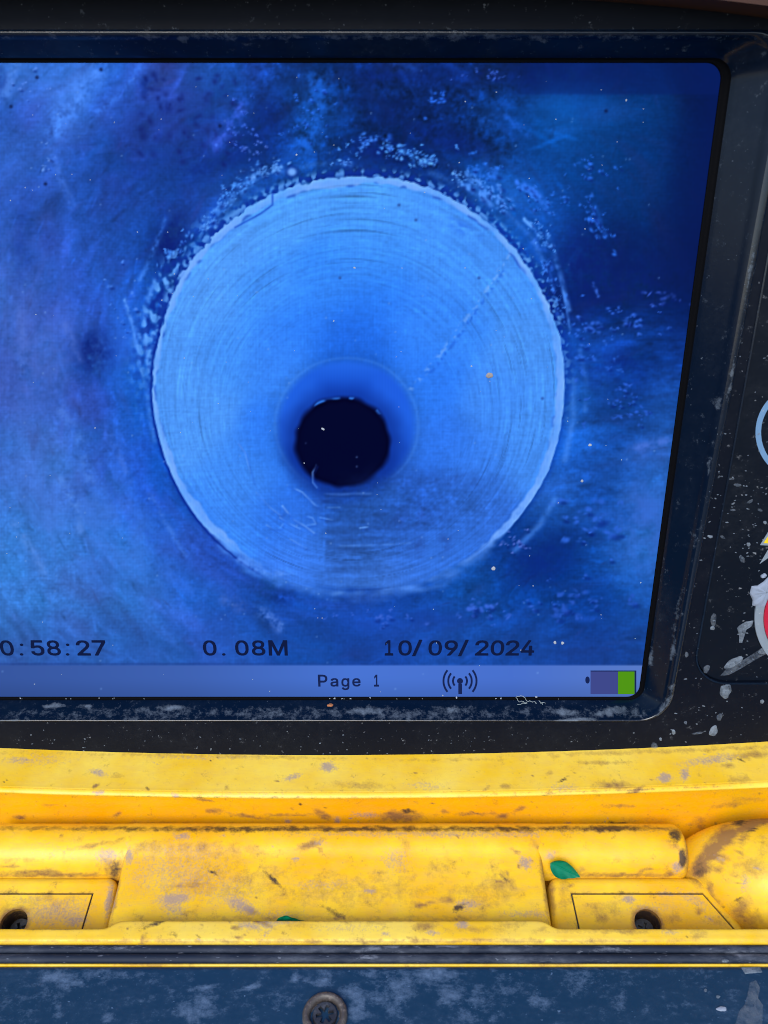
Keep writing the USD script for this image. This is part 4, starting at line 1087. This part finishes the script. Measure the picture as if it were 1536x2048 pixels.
# front edge runs on under the case rim
rec = Polygon([lugpt(1141, 1786), lugpt(1406, 1786), lugpt(1484, 1874), lugpt(1160, 1874)])
hc = lugpt(1296, 1846)
lugm = hull_layers(lugpoly, 0.0016, 0.009)
groove = m3.CrossSection([np.array(rec.exterior.coords)[:-1], np.array(rec.buffer(-0.00036, join_style=2).exterior.coords)[:-1]], m3.FillRule.EvenOdd)
lugm = lugm - groove.extrude(0.0022).translate((0, 0, -0.0016)) - m3.Manifold.cylinder(0.02, 0.00275, 0.00275, 48).translate((hc[0], hc[1], -0.0062))
lugm = lugm.refine_to_length(0.0007)
for i, sgn in enumerate((1, -1)):
    M = frame(np.array([0 if sgn > 0 else 2 * CX, LO[1], LO[2]]), np.array([sgn, 0, 0.0]), LUGB, LUGN)
    v, f = moved(lugm, M)
    v0, f0, _ = meshkit.arrays(lugm)
    if np.linalg.det(M[:3, :3]) < 0:
        f = f[:, ::-1]

    def lug_grime(w, M=M):
        loc = (w - M[:3, 3]) @ M[:3, :3]
        out = stains([(1256, 1798, 14, 8, 10, 1, 1.0), (1330, 1788, 18, 6, 0, 1, .8), (1210, 1820, 40, 20, 0, 0, .42), (1207, 1836, 18, 12, 0, 0, .8), (1400, 1822, 10, 6, 0, 0, .95), (1420, 1838, 8, 6, 0, 1, .8), (1390, 1800, 40, 14, 30, 1, .5), (1130, 1790, 16, 40, 0, 0, .4), (1140, 1770, 8, 5, 0, 0, .9), (1395, 1765, 18, 10, 30, 0, .7), (1104, 1790, 8, 40, -8, 0, .8), (1300, 1815, 60, 10, 0, 1, .35), (1440, 1846, 20, 8, 30, 0, .4), (1340, 1838, 30, 12, 0, 0, .5),
                      (110, 1825, 70, 26, -10, 1, .62), (90, 1800, 70, 16, 0, 0, .42), (218, 1800, 8, 40, 8, 1, .95), (150, 1840, 30, 14, 0, 1, .8), (60, 1800, 40, 14, 0, 1, .3), (30, 1820, 40, 14, 0, 0, .5)])(w)
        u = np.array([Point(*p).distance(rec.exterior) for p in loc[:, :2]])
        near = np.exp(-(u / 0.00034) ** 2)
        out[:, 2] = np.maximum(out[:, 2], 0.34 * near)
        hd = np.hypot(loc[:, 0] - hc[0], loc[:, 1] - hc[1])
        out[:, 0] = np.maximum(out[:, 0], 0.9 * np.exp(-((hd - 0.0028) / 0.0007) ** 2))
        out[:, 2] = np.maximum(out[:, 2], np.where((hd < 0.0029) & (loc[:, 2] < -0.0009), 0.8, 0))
        return out
    seam = groove.extrude(0.0010).translate((0, 0, -0.0014))
    sv, sf = moved(seam, M)
    lp = part(W, "hinge_lug", (v, f), "yellow_plastic", 35, lug_grime)
    part(lp, "dirt_seam", (sv, sf[:, ::-1] if sgn < 0 else sf), "seam_dirt", False)
    head = m3.Manifold.cylinder(0.0014, 0.0022, 0.0020, 40) - m3.Manifold.cube((0.0026, 0.0006, 0.002), True).translate((0, 0, 0.0014)) - m3.Manifold.cube((0.0006, 0.0026, 0.002), True).translate((0, 0, 0.0014))
    head = head.rotate((0, 0, 25)).translate((hc[0], hc[1], -0.0050))
    hv, hf = moved(head, M)
    part(lp, "screw", (hv, hf[:, ::-1] if sgn < 0 else hf), "dark_steel", 30, lambda w: np.zeros((len(w), 3)))

# ---- rounded corner bulge of the base, both sides
def bulge(cx, sgn):
    th, ph = np.meshgrid(np.linspace(0, math.pi, 90), np.linspace(0, 2 * math.pi, 160))
    e = lambda c, p: np.sign(c) * np.abs(c) ** p
    x = 0.0262 * e(np.sin(th), .9) * e(np.cos(ph), .85)
    z = 0.0170 * e(np.sin(th), .9) * e(np.sin(ph), .9)
    y = -0.0135 * e(np.cos(th), .7)
    return np.stack([cx + x + sgn * 0.55 * (-0.002 - y), -0.0290 + y, -0.0805 + z], -1)


bul_spots = [(1402, 1738, 14, 30, 25, 0, 1.4), (1424, 1703, 14, 34, 38, 0, 1.4), (1456, 1674, 14, 34, 50, 0, 1.3), (1500, 1650, 40, 12, -24, 0, 1.3), (1540, 1634, 40, 12, -20, 0, 1.2), (1425, 1790, 8, 40, -25, 0, .8), (1405, 1715, 12, 50, 38, 0, 1.0), (1440, 1672, 14, 40, 50, 0, 1.0), (1490, 1640, 40, 12, -28, 0, .9), (1480, 1646, 14, 8, -20, 2, .9), (1398, 1745, 8, 26, 10, 2, .7), (1440, 1727, 8, 20, 30, 0, 1.0), (1500, 1735, 40, 20, 0, 0, .62), (1476, 1708, 5, 14, 20, 0, .8), (1490, 1768, 8, 18, 20, 1, .8), (1480, 1815, 20, 26, 20, 0, .75), (1500, 1840, 30, 18, 0, 0, .65), (1530, 1700, 30, 30, 0, 0, .3), (1415, 1790, 10, 30, -20, 0, .3), (1475, 1800, 6, 14, 30, 2, .8)]
for s in (1, -1):
    cx = 0.0934 if s > 0 else 2 * CX - 0.0934
    part(W, "corner_bulge", grid(bulge(cx, s)), "yellow_plastic", True, stains(bul_spots + blemishes(5, 34, 1390, 1540, 1620, 1860)))

# ---- base: valley floor, rim, gasket, keyboard panel
part(W, "base_tray", (lambda b: (np.array(b.vertices), np.array(b.faces)))(trimesh.util.concatenate([
    trimesh.creation.box(bounds=[[-0.150, -0.0476, -0.132], [0.126, 0.016, -0.0862]]), trimesh.creation.box(bounds=[[-0.150, -0.235, -0.132], [0.126, -0.0478, -0.0735]])])), "yellow_plastic", False, lambda w: np.tile([0.1, 0, .35], (len(w), 1)))
RZ = -0.0677
S0, S1 = xat(228, -0.043, RZ), xat(1097, -0.043, RZ)


def rim_prof(x):
    t = 1 / (1 + math.exp(-np.clip((x - S0) / 0.00055, -50, 50))) * 1 / (1 + math.exp(np.clip((x - S1) / 0.00055, -50, 50)))
    yi = -0.0446 + 0.0017 * t
    p = [(yi, -0.086), (yi, RZ - 0.0005)] + arc(yi - 0.0004, RZ - 0.0004, 0.0004, 0, 90, 5) + [(-0.0456, RZ - 0.0001), (-0.0462, RZ - 0.0002)] + arc(-0.0464, RZ - 0.0010, 0.0008, 80, 180, 8) + [(-0.0472, -0.0720)]
    return resample_n(p, 64)


rim_spots = [(660, 1842, 430, 2.5, 0, 0, .5), (1320, 1857, 220, 2.5, 0, 0, .6), (100, 1857, 120, 2.5, 0, 0, .6), (500, 1852, 26, 8, 10, 1, .9), (520, 1845, 34, 6, 20, 0, .9), (545, 1846, 60, 7, -6, 1, .55), (470, 1855, 10, 6, 0, 0, .9), (925, 1848, 12, 10, 0, 1, 1.0), (850, 1852, 26, 10, 0, 0, .8), (865, 1866, 16, 5, 0, 1, .8), (960, 1858, 60, 8, 0, 0, .45), (1020, 1850, 40, 8, 0, 0, .4), (1260, 1863, 40, 6, 0, 0, .8), (1220, 1862, 30, 5, 0, 0, .6), (1340, 1866, 20, 5, 0, 1, .6), (1140, 1862, 80, 6, 0, 0, .4), (700, 1856, 80, 8, 0, 1, .3), (770, 1868, 10, 4, 0, 1, .8), (740, 1846, 70, 4, 0, 0, .4),
             (600, 1850, 60, 8, 0, 0, .4), (770, 1882, 800, 4, 0, 0, .75), (260, 1855, 80, 6, 0, 0, .3), (1400, 1866, 30, 6, 0, 0, .4)]
part(W, "base_rim", sweep(rim_prof, np.unique(np.r_[np.arange(-0.150, 0.1251, 0.00055), np.arange(S0 - 0.004, S0 + 0.004, 0.00025), np.arange(S1 - 0.004, S1 + 0.004, 0.00025)])), "yellow_lip", True, stains(rim_spots + blemishes(6, 34, 0, 1536, 1840, 1882)))
gk = [(-0.0471, -0.0715), (-0.0471, -0.0690)] + arc(-0.0480, -0.0691, 0.00075, 20, 165, 9) + [(-0.0488, -0.0694)] + arc(-0.0498, -0.0692, 0.0008, 155, 25, 9)[::1] + [(-0.0508, -0.0695), (-0.0508, -0.0715)]
gk = [(-0.0471, -0.0715), (-0.0471, -0.0692)] + arc(-0.0480, -0.0693, 0.0008, 10, 170, 10) + [(-0.04885, -0.0698)] + arc(-0.0498, -0.0694, 0.0009, 10, 170, 10) + [(-0.0508, -0.0715)]
part(W, "gasket", sweep(resample(gk, 0.0002), np.arange(-0.150, 0.1251, 0.0009)), "gasket_rubber", True, stains([(390, 1882, 20, 5, 0, 0, .8), (720, 1900, 80, 8, 0, 0, .4), (200, 1895, 200, 8, 0, 0, .3), (850, 1890, 200, 6, 0, 0, .5), (1480, 1908, 60, 8, 0, 0, .5), (730, 1915, 30, 6, 0, 0, .7), (1220, 1900, 60, 8, 0, 0, .4)]))
yl = [(-0.05085, -0.0720), (-0.05085, -0.0692)] + arc(-0.0511, -0.0692, 0.00025, 0, 180, 6) + [(-0.05135, -0.0720)]
part(W, "panel_edge", sweep(yl, np.arange(-0.150, 0.1251, 0.002)), "yellow_lip", True, stains([(700, 1928, 900, 8, 0, 0, .12), (300, 1928, 90, 5, 0, 0, .6), (1100, 1928, 70, 5, 0, 0, .6)]))

KZ = -0.0688
SCX, SCY = None, None
r0 = ray(650, 2033)
ps = CAM + (KZ - CAM[2]) / r0[2] * r0
ky = np.r_[np.arange(-0.0515, -0.080, -0.00045), np.arange(-0.081, -0.2341, -0.004)]
kx = np.r_[np.arange(-0.149, -0.08, 0.002), np.arange(-0.08, 0.085, 0.0006), np.arange(0.085, 0.1256, 0.002)]
KXg, KYg = np.meshgrid(kx, ky, indexing="ij")
kp = np.stack([KXg, KYg, np.full_like(KXg, KZ)], -1)
kp[:, 0, 2] -= 0.0004
dd = np.hypot(kp[..., 0] - ps[0], kp[..., 1] - ps[1])
panel_spots = [(120, 1955, 34, 12, 8, 0, .95), (145, 1965, 30, 9, -4, 0, .85), (210, 1950, 70, 8, 0, 0, .5), (410, 1975, 34, 5, -6, 0, .8), (400, 2010, 40, 26, 0, 0, .5), (500, 1975, 24, 6, -20, 0, .85), (380, 2030, 30, 14, 30, 0, .65), (590, 1955, 10, 10, 0, 0, .8), (655, 1945, 16, 8, 0, 0, .85), (640, 1965, 26, 8, 0, 0, .7), (745, 1945, 30, 10, 0, 0, .6), (700, 1985, 20, 16, 30, 0, .75), (715, 2020, 20, 26, 0, 0, .7), (760, 1995, 30, 14, 0, 0, .5),
               (860, 1950, 50, 16, 0, 0, .75), (870, 1938, 30, 5, 0, 0, .9), (800, 1975, 30, 30, 0, 0, .6), (900, 1990, 30, 26, 10, 0, .62), (790, 2020, 24, 20, 0, 0, .55), (1000, 1985, 60, 20, -10, 0, .35), (1080, 2000, 30, 14, 30, 0, .5), (1180, 1960, 50, 20, 0, 0, .28), (960, 2030, 60, 20, 0, 0, .3), (215, 2035, 10, 14, 20, 0, .7), (110, 2000, 20, 30, 20, 0, .35), (1150, 1935, 60, 4, 0, 0, .35), (30, 1990, 40, 30, 0, 0, .2), (560, 2000, 40, 20, 0, 0, .3), (1240, 2010, 10, 26, 10, 0, .4)]
kpart = part(W, "keyboard_panel", flip(grid(kp)), "navy_panel", True, stains(panel_spots))


def on_panel(x, y):
    r = ray(x, y)
    return CAM + (KZ - CAM[2]) / r[2] * r


for (pts, m_) in (([(1482, 1935), (1520, 1934), (1525, 1945), (1490, 1948)], "dried_drip"), (ell(1443, 2018, 10, 5, 0), "white_plaster"), (ell(1436, 1994, 4, 3, 0), "dried_drip"), (ell(1411, 1981, 3, 3, 0), "dried_drip"),
                  ([(1500, 1965), (1512, 1960), (1520, 1975), (1516, 1996), (1526, 2010), (1524, 2060), (1500, 2064), (1470, 2050), (1478, 2022), (1490, 2008)], "drip_thin"), (ell(1450, 1922, 8, 3, 0), "dried_drip")):
    dome_splat(pts, "paint_drip", m_, 0, 0.00025, kpart, plane=on_panel)
boss = m3.Manifold.revolve(m3.CrossSection([np.array([(0.0, -0.003), (0.0040, -0.003), (0.0040, 0.0007), (0.0036, 0.0012), (0.0031, 0.0012), (0.00275, 0.0008), (0.0026, 0.0000), (0.0, -0.0002)])]), 56).refine_to_length(0.0005)
zero = lambda w: np.zeros((len(w), 3))
bm = moved(boss, frame(ps, np.array([1.0, 0, 0]), np.array([0, 1.0, 0]), np.array([0, 0, 1.0])))
bp = part(W, "panel_screw", (bm[0] + noise3(bm[0], 2500, 8)[:, None] * 0.00012, bm[1]), "screw_steel", 40, lambda w: np.c_[0.3 + noise3(w, 1500, 2), np.zeros((len(w), 2))])
sh = m3.Manifold.cylinder(0.0012, 0.00235, 0.0021, 40)
for k in range(3):
    sh = sh - m3.Manifold.cube((0.0032, 0.0007, 0.003), True).rotate((0, 0, 60 * k + 12)).translate((0, 0, 0.0017))
part(bp, "screw_head", moved(sh, frame(ps + np.array([0, 0, -0.0004]), np.array([1.0, 0, 0]), np.array([0, 1.0, 0]), np.array([0, 0, 1.0]))), "dark_steel", 30, zero)

# ------------------------------------------------------------------ loose bits lying on the case
def leaf(name, label, origin, ax, ay, length, width, curl, fold):
    ax, ay = np.asarray(ax, float), np.asarray(ay, float)
    ax /= np.linalg.norm(ax)
    ay = ay - ax * (ay @ ax)
    ay /= np.linalg.norm(ay)
    az = np.cross(ax, ay)
    u, w = np.meshgrid(np.linspace(0, 1, 70), np.linspace(-1, 1, 45), indexing="ij")
    half = width / 2 * 2.2 * np.clip(u, 0, 1) ** 0.5 * np.clip(1 - u, 0, 1) ** 0.85 * 0.9 + 1e-5
    ang = fold * w * (1 - 0.55 * u)
    lx = length * u
    ly = half * np.sin(ang) / fold
    lz = half * (1 - np.cos(ang)) / fold + curl * length * u * u - 0.00022 * np.exp(-(w / 0.07) ** 2) * np.sin(np.pi * u) + 0.00007 * np.cos(7 * np.pi * (u - 0.22 * np.abs(w))) * np.abs(w) + 0.00015 * np.sin(9 * u + 2 * w) * w * w
    Pt = np.asarray(origin) + lx[..., None] * ax + ly[..., None] * ay + lz[..., None] * az
    top_ = Pt
    nrm = np.broadcast_to(az, Pt.shape) * 0.00018
    g2 = merge(grid(top_ + nrm), flip(grid(top_)))
    p = define("/World/" + name, g2, "leaf_green", True)
    tag(p, label, "leaf")


USED["/World/leaf"] = 0
lo1 = CAM + ray(1101, 1737) / 1.0 * 0
r1, r2 = ray(1101, 1726), ray(1159, 1752)
p1 = CAM + r1 * depth_of(-0.0300, -0.0708)
p2 = CAM + r2 * depth_of(-0.0305, -0.0735)
leaf("leaf", "small curled green leaf tucked between the yellow hinge barrel and the right hinge lug", p1, p2 - p1, (0.3, 0.5, 0.87), np.linalg.norm(p2 - p1) * 1.0, 0.0068, 0.05, 1.35)
r1, r2 = ray(552, 1846), ray(614, 1844)
p1 = CAM + r1 * depth_of(-0.0422, -0.0700)
p2 = CAM + r2 * depth_of(-0.0422, -0.0705)
leaf("leaf_001", "dark green leaf tip poking up behind the yellow rim below the hinge block", p1, p2 - p1, (0.0, 0.25, 1.0), np.linalg.norm(p2 - p1), 0.0066, 0.03, 0.7)


def crumb(name, label, cat, px, py, y, z, r, matname, seed, scale=(1, 1, 1)):
    ic = trimesh.creation.icosphere(3, 1.0)
    v = np.array(ic.vertices)
    v = v * (1 + 0.7 * noise3(v * 1.3 + seed, 1.0, seed)[:, None]) * np.array(scale) * r
    c = CAM + ray(px, py) * depth_of(y, z)
    tag(define("/World/" + name, (v + c, np.array(ic.faces)), matname, True), label, cat)


def at_bezel(px, py, h=0.0018):
    p = L(*lid(px, py, h), h)
    return p[1], p[2]


crumb("crumb", "tiny orange crumb on the bottom bezel ledge under the Page 1 text", "crumb", 661, 1411, *at_bezel(661, 1411), 0.0006, "crumb_orange", 3, (1.2, .8, .7))
crumb("seed_husk", "pale green seed husk on the bottom bezel ledge below the signal icon", "seed", 1043, 1416, *at_bezel(1043, 1416), 0.0005, "seed_green", 5, (1.7, .8, .7))
crumb("grit", "white speck of grit on the top edge of the yellow lip, right of the middle", "grit", 1213, 1521, FY - 0.0006, -0.0545 + zcurve(0.047), 0.00055, "dust_white", 7, (1, .9, .8))
cv = UsdGeom.BasisCurves.Define(stage, "/World/lint")
cv.CreateTypeAttr("cubic")
cv.CreateBasisAttr("catmullRom")
rgl = np.random.default_rng(2)
pts, cnt = [], []
for k in range(7):
    x, y = 1066 + rgl.uniform(-14, 14), 1404 + rgl.uniform(-6, 6)
    a = rgl.uniform(0, 6)
    n_ = 8
    for i in range(n_):
        a += rgl.normal(0, 0.7)
        x, y = x + 4.5 * math.cos(a), y + 3.2 * math.sin(a)
        pts.append(L(*lid(x, y, 0.0014), 0.0014 + rgl.uniform(0, .0006)))
    cnt.append(n_)
cv.CreatePointsAttr(Vt.Vec3fArray.FromNumpy(np.array(pts, np.float32)))
cv.CreateCurveVertexCountsAttr(Vt.IntArray(cnt))
cv.CreateWidthsAttr(Vt.FloatArray([0.00009] * len(pts)))
cv.SetWidthsInterpolation("vertex")
UsdShade.MaterialBindingAPI.Apply(cv.GetPrim()).Bind(UsdShade.Material.Get(stage, "/World/Looks/lint_grey"))
tag(cv.GetPrim(), "wisp of grey lint caught on the bezel's bottom ledge under the date", "lint")
